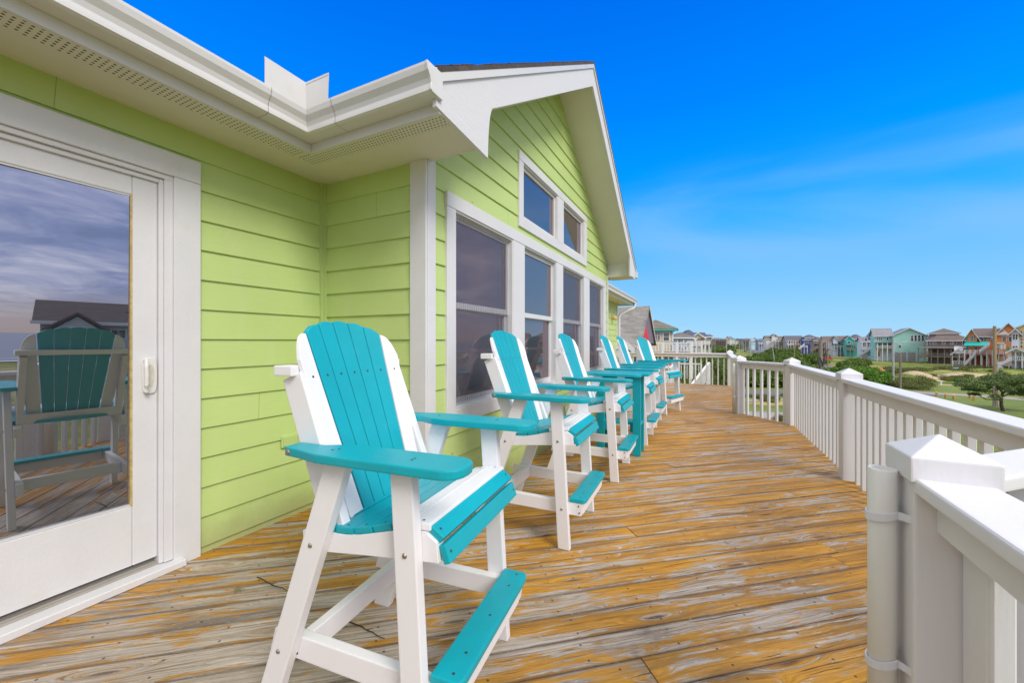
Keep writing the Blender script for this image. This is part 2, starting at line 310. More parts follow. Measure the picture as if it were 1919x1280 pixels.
# ------------------------------------------------------------------ mesh helpers
COL = S.collection
class MB:
    def __init__(s): s.v = []; s.f = []
    def add(s, vs, fs):
        o = len(s.v); s.v += [Vector(q) for q in vs]; s.f += [tuple(i+o for i in q) for q in fs]; return s
    def box(s, x0, x1, y0, y1, z0, z1):
        return s.add([(x0, y0, z0), (x1, y0, z0), (x1, y1, z0), (x0, y1, z0), (x0, y0, z1), (x1, y0, z1), (x1, y1, z1), (x0, y1, z1)],
            [(0, 3, 2, 1), (4, 5, 6, 7), (0, 1, 5, 4), (1, 2, 6, 5), (2, 3, 7, 6), (3, 0, 4, 7)])
    def bar(s, p0, p1, w, h, up=(0, 0, 1)):
        """box along p0-p1, w across, h along up"""
        p0, p1 = Vector(p0), Vector(p1); d = (p1-p0).normalized(); up = Vector(up)
        a = d.cross(up).normalized(); c = a.cross(d).normalized()
        vs = [p+a*(i*w/2)+c*(j*h/2) for p in (p0, p1) for i, j in ((-1, -1), (1, -1), (1, 1), (-1, 1))]
        return s.add(vs, [(0, 1, 2, 3), (7, 6, 5, 4), (0, 4, 5, 1), (1, 5, 6, 2), (2, 6, 7, 3), (3, 7, 4, 0)])
    def prism(s, pts, a, b, axis='y'):
        """outline pts (2D) extruded between a and b along axis"""
        f = {'y': lambda p, k: (p[0], k, p[1]), 'z': lambda p, k: (p[0], p[1], k), 'x': lambda p, k: (k, p[0], p[1])}[axis]
        n = len(pts); vs = [f(p, a) for p in pts]+[f(p, b) for p in pts]
        return s.add(vs, [tuple(range(n)), tuple(range(2*n-1, n-1, -1))]+[(i, i+n, (i+1) % n+n, (i+1) % n) for i in range(n)])
    def tube(s, pts, r, n=8, cap=True):
        pts = [Vector(p) for p in pts]; rr = r if isinstance(r, (list, tuple)) else [r]*len(pts); o = len(s.v)
        ref = Vector((.3, .1, 1)) if abs((pts[1]-pts[0]).normalized().z) < .9 else Vector((1, .2, 0))
        for i, p in enumerate(pts):
            d = (pts[min(i+1, len(pts)-1)]-pts[max(i-1, 0)]).normalized()
            a = d.cross(ref).normalized(); c = d.cross(a)
            for k in range(n): s.v.append(p+(a*cos(2*pi*k/n)+c*sin(2*pi*k/n))*rr[i])
        for i in range(len(pts)-1):
            for k in range(n):
                s.f.append((o+i*n+k, o+i*n+(k+1) % n, o+(i+1)*n+(k+1) % n, o+(i+1)*n+k))
        if cap: s.f.append(tuple(o+k for k in range(n))[::-1]); s.f.append(tuple(o+(len(pts)-1)*n+k for k in range(n)))
        return s
    def build(s, name, mat, parent=None, bevel=0, seg=1, smooth=False):
        me = bpy.data.meshes.new(name); me.from_pydata(s.v, [], s.f)
        bm = bmesh.new(); bm.from_mesh(me)
        bmesh.ops.recalc_face_normals(bm, faces=bm.faces)
        if bevel:
            es = [e for e in bm.edges if len(e.link_faces) == 2 and e.calc_face_angle(0) > R(25)]
            bmesh.ops.bevel(bm, geom=es, offset=bevel, segments=seg, affect='EDGES', clamp_overlap=True, profile=.6)
        if smooth:
            for f in bm.faces: f.smooth = True
        bm.to_mesh(me); bm.free()
        me.materials.append(M[mat] if isinstance(mat, str) else mat)
        o = bpy.data.objects.new(name, me); COL.objects.link(o)
        if parent is not None: o.parent = parent
        return o
def tag(o, label=None, cat=None, group=None, kind=None):
    if label: o['label'] = label
    if cat: o['category'] = cat
    if group: o['group'] = group
    if kind: o['kind'] = kind
    return o
def empty(name, loc=(0, 0, 0), rz=0, **kw):
    o = bpy.data.objects.new(name, None); COL.objects.link(o); o.location = loc; o.rotation_euler = (0, 0, rz)
    o.empty_display_size = .2
    return tag(o, **kw)
def kids(o): return [c for c in bpy.data.objects if c.parent == o]
def copy_tree(o, parent=None):
    c = o.copy(); COL.objects.link(c); c.parent = parent
    for ch in kids(o): copy_tree(ch, c)
    return c
# ------------------------------------------------------------------ deck floor
BD = R(50.6); BU = (sin(BD), cos(BD)); BV = (-cos(BD), sin(BD))      # along the boards, across the boards
def uvw(x, y): return (x*BU[0]+y*BU[1], x*BV[0]+y*BV[1])
E0, E1, E2, E3, E4, E5, E6 = (.62, -2.6), (.62, 1.36), (1.20, 1.95), (1.20, 4.68), (1.17, 7.32), (.50, 8.14), (.56, 13.08)
rightc = [uvw(*p) for p in (E0, E1, E2, E3, E4, E5, E6)]
leftc = [uvw(*p) for p in ((.62, -2.6), (-2.95, -2.6), (-2.95, 13.08), (.56, 13.08))]
def interp(ch, v):
    for (u0, v0), (u1, v1) in zip(ch, ch[1:]):
        lo, hi = min(v0, v1), max(v0, v1)
        if lo-1e-9 <= v <= hi+1e-9 and hi-lo > 1e-9: return u0+(u1-u0)*(v-v0)/(v1-v0)
    return None
def uint(v):
    # the strip crosses the convex-enough outline once: collect every crossing and take the extremes
    xs = []
    for ch in (rightc, leftc):
        for (u0, v0), (u1, v1) in zip(ch, ch[1:]):
            lo, hi = min(v0, v1), max(v0, v1)
            if lo <= v <= hi and hi-lo > 1e-9: xs.append(u0+(u1-u0)*(v-v0)/(v1-v0))
    return (min(xs), max(xs)) if len(xs) >= 2 else None
allv = [q[1] for q in rightc+leftc]
PITCH = .1485; GAP = .0045
vs_, fs_, uvs_, rn_ = [], [], [], []
k0 = int((min(allv)-1.441)/PITCH)-2
rd = random.Random(5)
for k in range(k0, 200):
    v0 = 1.441+k*PITCH+GAP/2; v1 = v0+PITCH-GAP*rd.uniform(.6, 1.5)
    if v0 > max(allv): break
    brk = sorted([v0, v1]+[q for q in allv if v0 < q < v1])
    segs = [(q, uint(q)) for q in brk]; segs = [(q, i) for q, i in segs if i]
    if len(segs) < 2: continue
    ua = min(i[0] for _, i in segs); ub = max(i[1] for _, i in segs)
    cuts = [ua-.01]; 
    c = ua-rd.uniform(0, 4.5)
    while c < ub:
        c += rd.choice([3.65, 4.9, 6.1, 7.3])
        if c < ub-.3 and c > ua+.3: cuts.append(c)
    cuts.append(ub+.01)
    for c0, c1 in zip(cuts, cuts[1:]):
        c0_, c1_ = c0+.0015, c1-.0015
        rnd = (rd.random(), rd.random(), rd.random()); cup = rd.uniform(-.0015, .0025); voff = 0
        L = [(max(c0_, i[0]), q) for q, i in segs]; Rr = [(min(c1_, i[1]), q) for q, i in segs]
        if min(r_[0]-l_[0] for l_, r_ in zip(L, Rr)) <= 0: 
            if max(r_[0]-l_[0] for l_, r_ in zip(L, Rr)) <= 0: continue
            Rr = [(max(r_[0], l_[0]+.002), r_[1]) for l_, r_ in zip(L, Rr)]
        loop = L+Rr[::-1]; n = len(loop); o = len(vs_)
        for zt in (cup, -.032):
            for (uu, v_) in loop: vs_.append((uu*BU[0]+v_*BV[0], uu*BU[1]+v_*BV[1], zt)); uvs_.append((uu, v_-v0)); 
        rn_ += [rnd]*(2*n)
        fs_.append(tuple(range(o, o+n))[::-1])
        for i in range(n): j = (i+1) % n; fs_.append((o+i, o+j, o+j+n, o+i+n))
me = bpy.data.meshes.new('deck_floor'); me.from_pydata(vs_, [], fs_)
ul = me.uv_layers.new(name='board'); ca = me.color_attributes.new('rnd', 'FLOAT_COLOR', 'POINT')
for lp in me.loops: ul.data[lp.index].uv = uvs_[lp.vertex_index]
for i, r_ in enumerate(rn_): ca.data[i].color = r_+(1,)
bm = bmesh.new(); bm.from_mesh(me); bmesh.ops.recalc_face_normals(bm, faces=bm.faces)
top = [e for e in bm.edges if len(e.link_faces) == 2 and all(v.co.z > -.01 for v in e.verts)]
bmesh.ops.bevel(bm, geom=top, offset=.003, segments=1, affect='EDGES', clamp_overlap=True)
bm.to_mesh(me); bm.free(); me.materials.append(M['deck'])
deck = bpy.data.objects.new('deck_floor', me); COL.objects.link(deck); tag(deck, kind='structure')
# joists and rim under the boards, and posts to the ground
fr = MB()
for (a, b_) in zip((E0, E1, E2, E3, E4, E5), (E1, E2, E3, E4, E5, E6)):
    d = Vector((b_[0]-a[0], b_[1]-a[1], 0)).normalized(); nrm = Vector((-d.y, d.x, 0))*.045
    fr.bar(Vector((a[0], a[1], -.16))+nrm, Vector((b_[0], b_[1], -.16))+nrm, .04, .24)
y = -2.4
while y < 13: fr.box(-2.9, .42, y, y+.04, -.27, -.04); y += .42
for (px_, py_) in ((.45, -1.5), (.45, 1.2), (1.02, 2.1), (1.02, 4.6), (1.0, 7.2), (.36, 8.2), (.36, 10.5), (.4, 12.9)):
    fr.box(px_-.09, px_+.09, py_-.09, py_+.09, GZ-.5, -.04)
M['joist'] = paint('joist_timber', (.20, .13, .07), .8, .2, 8, (1, 1, 1), .3)
tag(fr.build('deck_framing', 'joist'), kind='structure')

# ------------------------------------------------------------------ the green house
HOUSE = empty('beach_house', (0, 0, 0), label='lime green house with white trim and gable beside the row of tall chairs', cat='house')
def hp(name, mb, mat, parent=None, **k): return mb.build(name, mat, parent or HOUSE, **k)
XL, XG = -2.72, -1.72            # planes of the recessed walls and of the gable wall
YR, YE, YC = 2.15, 7.47, 4.81    # return wall, far corner, ridge
EXPO, ZREF = .1774, 1.462
def siding_mesh(org, along, nrm, s0f, s1f, za, zb, openings=()):
    """lapped boards; s0f/s1f give the ends at a height, openings are (s0,s1,z0,z1)"""
    mb = MB(); org = Vector(org); al = Vector(along); nr = Vector(nrm)
    k = math.floor((za-ZREF)/EXPO)
    while ZREF+k*EXPO < zb:
        a, b_ = ZREF+k*EXPO, ZREF+(k+1)*EXPO; k += 1
        lo, hi = max(a, za), min(b_, zb)
        if hi-lo < .004: continue
        zs = sorted({lo, hi}|{z for o_ in openings for z in o_[2:4] if lo < z < hi})
        off = lambda z: .013*(1-(z-a)/EXPO)
        for z0, z1 in zip(zs, zs[1:]):
            zm = (z0+z1)/2; cut = sorted([(o_[0], o_[1]) for o_ in openings if o_[2] < zm < o_[3]])
            ps = []; cur = None
            for c0, c1 in cut: ps.append((cur, c0)); cur = c1
            ps.append((cur, None))
            for c0, c1 in ps:
                g0 = lambda z: s0f(z) if c0 is None else c0
                g1 = lambda z: s1f(z) if c1 is None else c1
                if g1(z0)-g0(z0) < .002: continue
                q = [org+al*g0(z0)+nr*off(z0)+Vector((0, 0, z0)), org+al*g1(z0)+nr*off(z0)+Vector((0, 0, z0)),
                     org+al*max(g1(z1), g0(z1))+nr*off(z1)+Vector((0, 0, z1)), org+al*g0(z1)+nr*off(z1)+Vector((0, 0, z1))]
                mb.add(q, [(0, 1, 2, 3)])
                if abs(z0-lo) < 1e-6 and lo == a:      # the lip under the board
                    w = [q[0], q[1], q[1]-nr*.03, q[0]-nr*.03]; mb.add(w, [(0, 1, 2, 3)])
    return mb
DOOR = (-.96, 1.155, 0.0, 2.20)
w = siding_mesh((XL, 0, 0), (0, 1, 0), (1, 0, 0), lambda z: -2.6, lambda z: YR-.02, .0, 2.52, [DOOR]); hp('wall', w, 'siding')
w = siding_mesh((XL, YR, 0), (1, 0, 0), (0, -1, 0), lambda z: .025, lambda z: XG-XL-.11, .0, 2.52); hp('wall', w, 'siding')
# roof line of the big gable
ZP, SL = 4.705, .640                   # top of the roof plane at the rake, its slope
def roofz(y, drop=0): return ZP-drop-SL*abs(y-YC)
SOF = .285                             # soffit under the roof plane
WIN = [(2.475, 3.42), (3.63, 4.70), (4.92, 5.98), (6.20, 7.14)]
def yofpx(px):
    u = (px-CX)/F; return XG*(FY+u*RY)/(FX+u*RX)
wy_ = [yofpx(p) for p in (832.7, 849.5, 958, 979.7, 1039.9, 1052.4, 1092.6, 1102.4, 1129.4, 1132.9)]
C0, C9 = wy_[0], wy_[9]
WINS = [(wy_[1], wy_[2]), (wy_[3], wy_[4]), (wy_[5], wy_[6]), (wy_[7], wy_[8])]
UPP = [(yofpx(977.5), yofpx(1042.5)), (yofpx(1053.5), yofpx(1092.5))]
UP0, UP1, UZ0, UZ1 = 3.58, 6.02, 2.425, 3.185
WZ0, WZ1 = .76, 2.255
ops = [(a, b_, WZ0, WZ1) for a, b_ in WINS]+[(a, b_, UZ0+.10, UZ1-.09) for a, b_ in UPP]
w = siding_mesh((XG, 0, 0), (0, 1, 0), (1, 0, 0), lambda z: max(YR+.085, YC-(ZP-SOF-z)/SL), lambda z: min(YE-.03, YC+(ZP-SOF-z)/SL), .0, ZP-SOF-.02, ops)
hp('wall', w, 'siding')
w = siding_mesh((XL, 0, 0), (0, 1, 0), (1, 0, 0), lambda z: YE, lambda z: 13.25, .0, 2.52); hp('wall', w, 'siding')
w = siding_mesh((XL, YE, 0), (1, 0, 0), (0, 1, 0), lambda z: 0, lambda z: XG-XL, .0, 2.6); hp('wall', w, 'siding')
lw = MB(); lw.box(-9, XL-.03, -6, 13.25, GZ-.2, 0); lw.box(-9, -1.78, YR+.02, YE-.02, GZ-.2, 0)
lw.box(-9, XL-.25, 12.9, 13.24, 0, 2.5); lw.box(-9, -8.9, -6, 13, 0, 2.5); lw.box(-9, XL-.03, -6, -5.9, 0, 2.5)
hp('lower_wall', lw, 'green_flat')
# corner trims
t = MB(); t.box(-1.835, XG+.02, YR-.022, YR-.001, 0, 2.50); t.box(XG-.001, XG+.0225, YR+.0, YR+.086, 0, 2.56); hp('corner_trim', t, 'white', bevel=.002)
t = MB(); t.box(XG, XG+.022, YE-.04, YE+.02, 0, 2.5); hp('corner_trim', t, 'white', bevel=.002)
t = MB(); t.box(XL, XL+.02, 13.19, 13.27, 0, 2.5); hp('corner_trim', t, 'white', bevel=.002)
t = MB(); t.box(XL, XL+.028, YR-.045, YR-.013, 0, 2.5); t.box(XL, XL+.045, YR-.0265, YR, 0, 2.5); hp('corner_trim', t, 'green_flat')
# soffits, fascia and gutters
ZS = 2.50
XF, YF = -2.316, 1.737                # fascia lines
s_ = MB(); s_.box(XL-.2, XF, -4, YR, ZS, ZS+.015); s_.box(XL, -1.285, YF, YR+.04, ZS+.0005, ZS+.0155); hp('soffit', s_, 'soffit')
s_ = MB(); s_.box(XL-.2, XF, YE, 14.0, ZS, ZS+.015); hp('soffit', s_, 'soffit')
s_ = MB(); s_.box(XF-.14, XF-.01, -4, 1.72, ZS-.0025, ZS+.004); s_.box(XF-.14, -1.31, YF+.012, YF+.13, ZS-.003, ZS+.0035); hp('vent_strip', s_, 'perf')
f_ = MB(); f_.box(XF-.012, XF+.012, -4, YF+.02, ZS-.012, 2.70); f_.box(XF+.012, -1.29, YF-.012, YF+.012, ZS-.0125, 2.70)
hp('fascia', f_, 'gutter', bevel=.002)
f_ = MB(); f_.box(XF-.012, XF+.012, YE+.3, 14.0, ZS-.012, 2.70); hp('fascia', f_, 'gutter', bevel=.002)
# K profile: (outward, z)
KP = [(0, 2.545), (.085, 2.545), (.098, 2.553), (.098, 2.568), (.096, 2.588), (.103, 2.612), (.122, 2.640), (.128, 2.668), (.128, 2.682), (.118, 2.684), (.116, 2.674), (.114, 2.65), (.095, 2.615), (.088, 2.58), (.08, 2.556), (.012, 2.556), (.010, 2.68), (0, 2.68)]
GX, GY = XF+.013, YF-.013
def gutter(name, path, caps=(True, True)):
    """path is a list of (point, outward mitre vector)"""
    mb = MB(); n = len(KP)
    vs = [(p[0]+o_[0]*q[0], p[1]+o_[1]*q[0], q[1]) for p, o_ in path for q in KP]
    fs = [(i*n+k, i*n+(k+1) % n, (i+1)*n+(k+1) % n, (i+1)*n+k) for i in range(len(path)-1) for k in range(n)]
    if caps[0]: fs.append(tuple(range(n))[::-1])
    if caps[1]: fs.append(tuple((len(path)-1)*n+k for k in range(n)))
    mb.add(vs, fs); return hp(name, mb, 'gutter')
gt = gutter('gutter', [((GX, -4), (1, 0)), ((GX, GY-.34), (1, 0))])
gutter('gutter', [((GX, GY-.337), (1.0, 0)), ((GX, GY), (1.0, -1.0)), ((GX+.34, GY), (0, -1.0))])
g2 = gutter('gutter', [((GX+.343, GY), (0, -1)), ((-1.275, GY), (0, -1))])
cp = MB(); cp.prism([(GY-q[0]*1.03, q[1]) for q in KP[:9]]+[(GY, 2.686)], -1.275, -1.262, 'x'); hp('gutter_end_cap', cp, 'gutter', bevel=.0015)
gutter('gutter', [((GX, YE+.5), (1, 0)), ((GX, 14.02), (1, 0))])
# joints of the gutter corner piece, dark sealant lines
for (p, o_) in (((GX, GY-.3385), (1, 0)), ((GX+.3415, GY), (0, -1))):
    jm = MB(); t_ = (0, .0035) if o_[0] else (.0035, 0)
    a_ = [(p[0]+o_[0]*(q[0]+.0012)-t_[0]/2, p[1]+o_[1]*(q[0]+.0012)-t_[1]/2, q[1]-(.001 if i < 2 else 0)) for i, q in enumerate(KP[:9])]
    b2 = [(x_+t_[0], y_+t_[1], z_) for x_, y_, z_ in a_]
    n = len(a_); jm.add(a_+b2, [(i, i+1, i+1+n, i+n) for i in range(n-1)]); hp('gutter_joint', jm, 'track')
# splash guard standing on the inner gutter corner
sp = MB(); gx, gy = GX+.124, GY-.124
sp.prism([(gy-.25, 2.675), (gy+.001, 2.675), (gy+.001, 2.832), (gy-.25, 2.832)], gx-.0015, gx, 'x')
sp.prism([(gx+.0002, 2.675), (gx+.19, 2.675), (gx+.198, 2.832), (gx+.0002, 2.832)], gy-.0015, gy, 'y')
sp.box(gx-.0035, gx-.0016, gy-.25, gy, 2.822, 2.834); sp.box(gx, gx+.198, gy-.0035, gy-.0016, 2.822, 2.834)
hp('splash_guard', sp, 'gutter')
# far downspout
ds_ = MB()
yd = 13.8
ds_.tube([(GX+.06, yd, 2.56), (GX+.06, yd, 2.47), (GX+.02, yd-.03, 2.39), (GX-.10, yd-.15, 2.33), (XL+.10, 13.40, 2.18), (XL+.05, 13.32, 2.08), (XL+.05, 13.32, 1.9), (XL+.05, 13.32, GZ)], .045, 10); hp('downspout', ds_, 'gutter', smooth=True)
# rake boards of the gable
XK0, XK1 = -1.305, -1.28
def rake(sgn):
    Y_ = lambda d: YC+sgn*d
    e = YC-1.69; d_ = .0
    zt = lambda d: ZP-.035-SL*d
    zb = lambda d: ZP-.30-.635*d
    pts = [(Y_(0), zt(0)), (Y_(e), zt(e)), (Y_(e), 2.505), (Y_(e-.02), 2.502), (Y_(YC-2.232), 2.455)]
    # concave curve from the tip up to the lower edge of the board
    c0 = (YC-2.232, 2.455); c1 = (2.50, zb(2.50))
    for k in range(1, 9):
        a = k/8.; ang = a*pi/2
        pts.append((Y_(c0[0]+(c1[0]-c0[0])*(1-cos(ang))), c0[1]+(c1[1]-c0[1])*sin(ang)))
    pts += [(Y_(0), zb(0))]
    mb = MB(); mb.prism(pts, XK0, XK1, 'x'); hp('rake_board', mb, 'rake')
    # drip trim on top of it
    mb = MB(); q = [(Y_(0), zt(0)+.02), (Y_(e+.03), zt(e+.03)+.02), (Y_(e+.03), zt(e+.03)-.045), (Y_(0), zt(0)-.045)]
    q = [(a_, b2+(.010 if i_ < 2 else 0)) for i_, (a_, b2) in enumerate(q)]
    mb.prism(q, XK1, XK1+.014, 'x'); hp('rake_trim', mb, 'gutter')
    # sloped soffit under the overhang
    mb = MB(); q = [(Y_(0), ZP-SOF), (Y_(e-.42), ZP-SOF-SL*(e-.42)), (Y_(e-.42), ZP-SOF-SL*(e-.42)+.02), (Y_(0), ZP-SOF+.02)]
    mb.prism(q, XG-.05, XK0+.001, 'x'); hp('soffit', mb, 'soffit')
    # shingled roof slab, rough front edge
    mb = MB(); L_ = e+.01
    q = [(Y_(-.0), ZP), (Y_(L_), ZP-SL*L_), (Y_(L_), ZP-SL*L_-.03), (Y_(0), ZP-.03)]
    mb.prism(q, -9, XK1+.017, 'x')
    nrow = int(L_*1.19/.14); hrd = random.Random(3)
    for k in range(nrow):
        d0 = L_-k*.14/1.19; d1 = d0-.17/1.19; x = -9 if k < 0 else -2.2
        while x < XK1:
            x1 = min(x+hrd.uniform(.16, .34), XK1+.022); tk = hrd.uniform(.005, .011)
            if hrd.random() < .93:
                q = [(Y_(d0), ZP-SL*d0+.001), (Y_(d0), ZP-SL*d0+tk), (Y_(d1), ZP-SL*d1+.003)]
                mb.prism(q, x, x1-.006, 'x')
            x = x1
    hp('roof', mb, 'shingle')
rake(-1); rake(1)
# box return at the far foot of the gable
b_ = MB(); b_.box(XG+.0, XK0, YE+.02, YE+.035, 2.475, 2.76); b_.box(XG, XK0, YE+.035, YE+.46, 2.475, 2.49); b_.box(XK0, XK1-.002, YE+.02, YE+.44, 2.47, 2.60); hp('eave_return', b_, 'soffit')
b_ = MB(); b_.box(XG-1.2, XK1+.03, YE+.465, YE+.58, 2.50, 2.62); hp('gutter', b_, 'gutter', bevel=.004)
# low roofs over the recessed wings
for (y0, y1) in ((-6, YR+.3), (YE-.3, 14.0)):
    mb = MB(); q = [(XF+.02, 2.70), (-6, 2.70+.5*3.7), (-9.5, 2.70+.5*.2), (-9.5, 2.62), (-6, 2.62+.5*3.7), (XF+.02, 2.67)]
    mb.prism(q, y0, y1, 'y'); hp('roof', mb, 'shingle')
# ---- windows of the gable wall
def casing(name, y0, y1, z0, z1, inner, wdt=.10, mull=()):
    """flat white casing boards butted round the openings"""
    xa, xb = XG-.002, XG+.030
    mb = MB()
    iy0, iy1, iz0, iz1 = inner
    mb.box(xa, xb, y0, y1, iz1, z1)                 # head runs over the legs
    mb.box(xa, xb-.002, y0+.001, iy0, z0, iz1-.001); mb.box(xa, xb-.002, iy1, y1-.001, z0, iz1-.001)
    mb.box(xa, xb-.001, iy0+.0005, iy1-.0005, z0, iz0)
    for a, b2 in mull: mb.box(xa, xb-.003, a, b2, iz0+.001, iz1-.001)
    return hp(name, mb, 'white', bevel=.0025)
def sash(mb, y0, y1, z0, z1, x0, x1, w=.04):
    mb.box(x0, x1, y0, y0+w, z0, z1); mb.box(x0, x1, y1-w, y1, z0, z1)
    mb.box(x0, x1-.001, y0+w, y1-w, z0, z0+w*1.25); mb.box(x0, x1-.001, y0+w, y1-w, z1-w, z1)
casing('window_casing', C0, C9+.01, .655, 2.362, (WINS[0][0], WINS[3][1], WZ0, WZ1), mull=[(WINS[i][1], WINS[i+1][0]) for i in range(3)])
casing('window_casing', UP0, UP1, UZ0, UZ1, (UPP[0][0], UPP[1][1], UZ0+.10, UZ1-.09), mull=[(UPP[0][1], UPP[1][0])])
MID = 1.535
for i, (a, b2) in enumerate(WINS):
    wf = MB(); xo = XG-.035
    # jamb liner
    wf.box(xo-.04, XG+.020, a, a+.012, WZ0, WZ1); wf.box(xo-.04, XG+.020, b2-.012, b2, WZ0, WZ1)
    wf.box(xo-.04, XG+.019, a+.012, b2-.012, WZ1-.014, WZ1); wf.box(xo-.04, XG+.024, a+.012, b2-.012, WZ0, WZ0+.02)
    sash(wf, a+.013, b2-.013, MID-.012, WZ1-.015, xo-.02, xo+.012)
    sash(wf, a+.013, b2-.013, WZ0+.021, MID+.02, xo-.045, xo-.012)
    o = hp('window', wf, 'white', bevel=.002)
    full = i in (0, 3)
    p = MB(); p.box(xo-.006, xo-.002, a+.05, b2-.05, MID+.04, WZ1-.05); hp('pane', p, 'win_glass', o)
    p = MB(); p.box(xo-.036, xo-.032, a+.05, b2-.05, WZ0+.07, MID-.015); hp('pane', p, 'win_glass', o)
    if i != 1:
        p = MB(); p.box(xo+.016, xo+.018, a+.03, b2-.03, WZ0+.04, WZ1-.03); hp('insect_screen', p, 'screen', o) if 'screen' in M else None
for a, b2 in UPP:
    z0, z1 = UZ0+.10, UZ1-.09
    wf = MB(); xo = XG-.03
    wf.box(xo-.03, XG+.018, a, a+.012, z0, z1); wf.box(xo-.03, XG+.018, b2-.012, b2, z0, z1)
    wf.box(xo-.03, XG+.017, a+.012, b2-.012, z1-.012, z1); wf.box(xo-.03, XG+.017, a+.012, b2-.012, z0, z0+.012)
    sash(wf, a+.013, b2-.013, z0+.013, z1-.013, xo-.02, xo+.02, .03)
    o = hp('window', wf, 'white', bevel=.002)
    p = MB(); p.box(xo-.004, xo, a+.04, b2-.04, z0+.04, z1-.04); hp('pane', p, 'win_glass', o)
# ---- the sliding door
d_ = MB(); xa = XL
d_.box(xa-.002, xa+.035, 1.157, 1.288, 0.0, 2.195); d_.box(xa-.002, xa+.037, -1.09, 1.288, 2.196, 2.325)
d_.box(xa-.002, xa+.035, -1.09, -.96, 0.0, 2.195); hp('door_casing', d_, 'white', bevel=.003)
d_ = MB(); d_.box(xa-.09, xa+.022, 1.118, 1.157, .045, 2.20); d_.box(xa-.09, xa+.010, 1.098, 1.118, .045, 2.168)
d_.box(xa-.09, xa+.024, -.96, 1.1565, 2.170, 2.195); d_.box(xa-.09, xa+.008, -.92, 1.098, 2.145, 2.168)
d_.box(xa-.09, xa+.022, -.96, -.92, .045, 2.168); hp('door_frame', d_, 'white', bevel=.002)
sl_ = MB(); sl_.box(xa-.01, xa+.075, -1.09, 1.20, .002, .040); hp('sill', sl_, 'white', bevel=.004)
tr = MB(); tr.box(xa-.09, xa-.002, -.95, 1.14, .01, .052); tr.box(xa-.088, xa-.070, -.95, 1.14, .052, .075); tr.box(xa-.048, xa-.040, -.95, 1.14, .052, .068); tr.box(xa-.020, xa-.010, -.95, 1.14, .052, .060); hp('threshold', tr, 'track', bevel=.001)
def leaf(y0, y1, x0, x1):
    z0, z1 = .085, 2.145
    mb = MB(); st = .105
    mb.box(x0, x1, y1-st, y1, z0, z1); mb.box(x0, x1, y0, y0+st, z0, z1)
    mb.box(x0, x1-.0015, y0+st+.0008, y1-st-.0008, z0, .40); mb.box(x0, x1-.0015, y0+st+.0008, y1-st-.0008, 2.045, z1)
    o = hp('sliding_door', mb, 'white', bevel=.003)
    p = MB(); ya, yb = y0+st+.0006, y1-st-.0006; fx = lambda y, z: x0+.006+.0135*(y-ya)/(yb-ya)+.013*(z-.405)/1.635
    p.add([(fx(y_, z_)+e, y_, z_) for e in (0, .004) for y_, z_ in ((ya, .405), (yb, .405), (yb, 2.04), (ya, 2.04))], [(0, 3, 2, 1), (4, 5, 6, 7), (0, 1, 5, 4), (1, 2, 6, 5), (2, 3, 7, 6), (3, 0, 4, 7)]); hp('glass_pane', p, 'door_glass', o)
    bd = MB(); a, b2 = y0+st, y1-st
    for q in ((b2-.009, b2), (a, a+.009)): bd = MB(); bd.box(x0+.010, x1-.001, q[0], q[1], .402, 2.043); hp('glazing_bead', bd, 'bead', o)
    for q in ((.402, .409), (2.036, 2.043)): bd = MB(); bd.box(x0+.010, x1-.003, a+.009, b2-.009, q[0], q[1]); hp('glazing_bead', bd, 'white', o)
    return o
lf = leaf(.10, 1.097, xa-.050, xa-.006)
leaf(-.90, .13, xa-.088, xa-.0515)
# handle
yh, zh = 1.060, 1.085
hd = MB(); pts = []
for k in range(20):
    a = 2*pi*k/20; pts.append((yh+.032*(abs(cos(a))**.5)*(1 if cos(a) > 0 else -1), zh+.098*(abs(sin(a))**.6)*(1 if sin(a) > 0 else -1)))
hd.prism(pts, xa-.006, xa+.006, 'x')
hd.tube([(xa, yh-.018, zh+.08), (xa+.030, yh-.024, zh+.082), (xa+.040, yh-.028, zh+.05), (xa+.042, yh-.028, zh), (xa+.040, yh-.028, zh-.05), (xa+.030, yh-.024, zh-.082), (xa, yh-.018, zh-.08)], .010, 10)
h_ = hp('door_handle', hd, 'pvc', lf, bevel=.002, smooth=False)
hi = MB(); pts = [(yh+.004+.014*cos(2*pi*k/16), zh+.06*sin(2*pi*k/16)) for k in range(16)]; hi.prism(pts, xa+.0062, xa+.009, 'x'); hp('handle_inset', hi, 'cap_grey', lf)
# green outlet cover low on the wall
oc = MB(); oc.box(XL+.006, XL+.028, 1.79, 1.915, .515, .60); ob = hp('outlet_cover', oc, 'green_flat', bevel=.004)
oc = MB(); oc.box(XL+.028, XL+.036, 1.80, 1.905, .525, .592); hp('lid', oc, 'green_flat', ob, bevel=.003)
# lamp on the far wall
lm = MB(); lm.box(XL+.005, XL+.03, 12.33, 12.50, 1.95, 2.12); lo = hp('wall_lamp', lm, 'lampshade', bevel=.01)
lm = MB(); lm.tube([(XL+.03, 12.415, 2.03), (XL+.10, 12.415, 2.0), (XL+.17, 12.415, 1.96)], [.07, .07, .045], 12); hp('lamp_shade', lm, 'lampshade', lo)
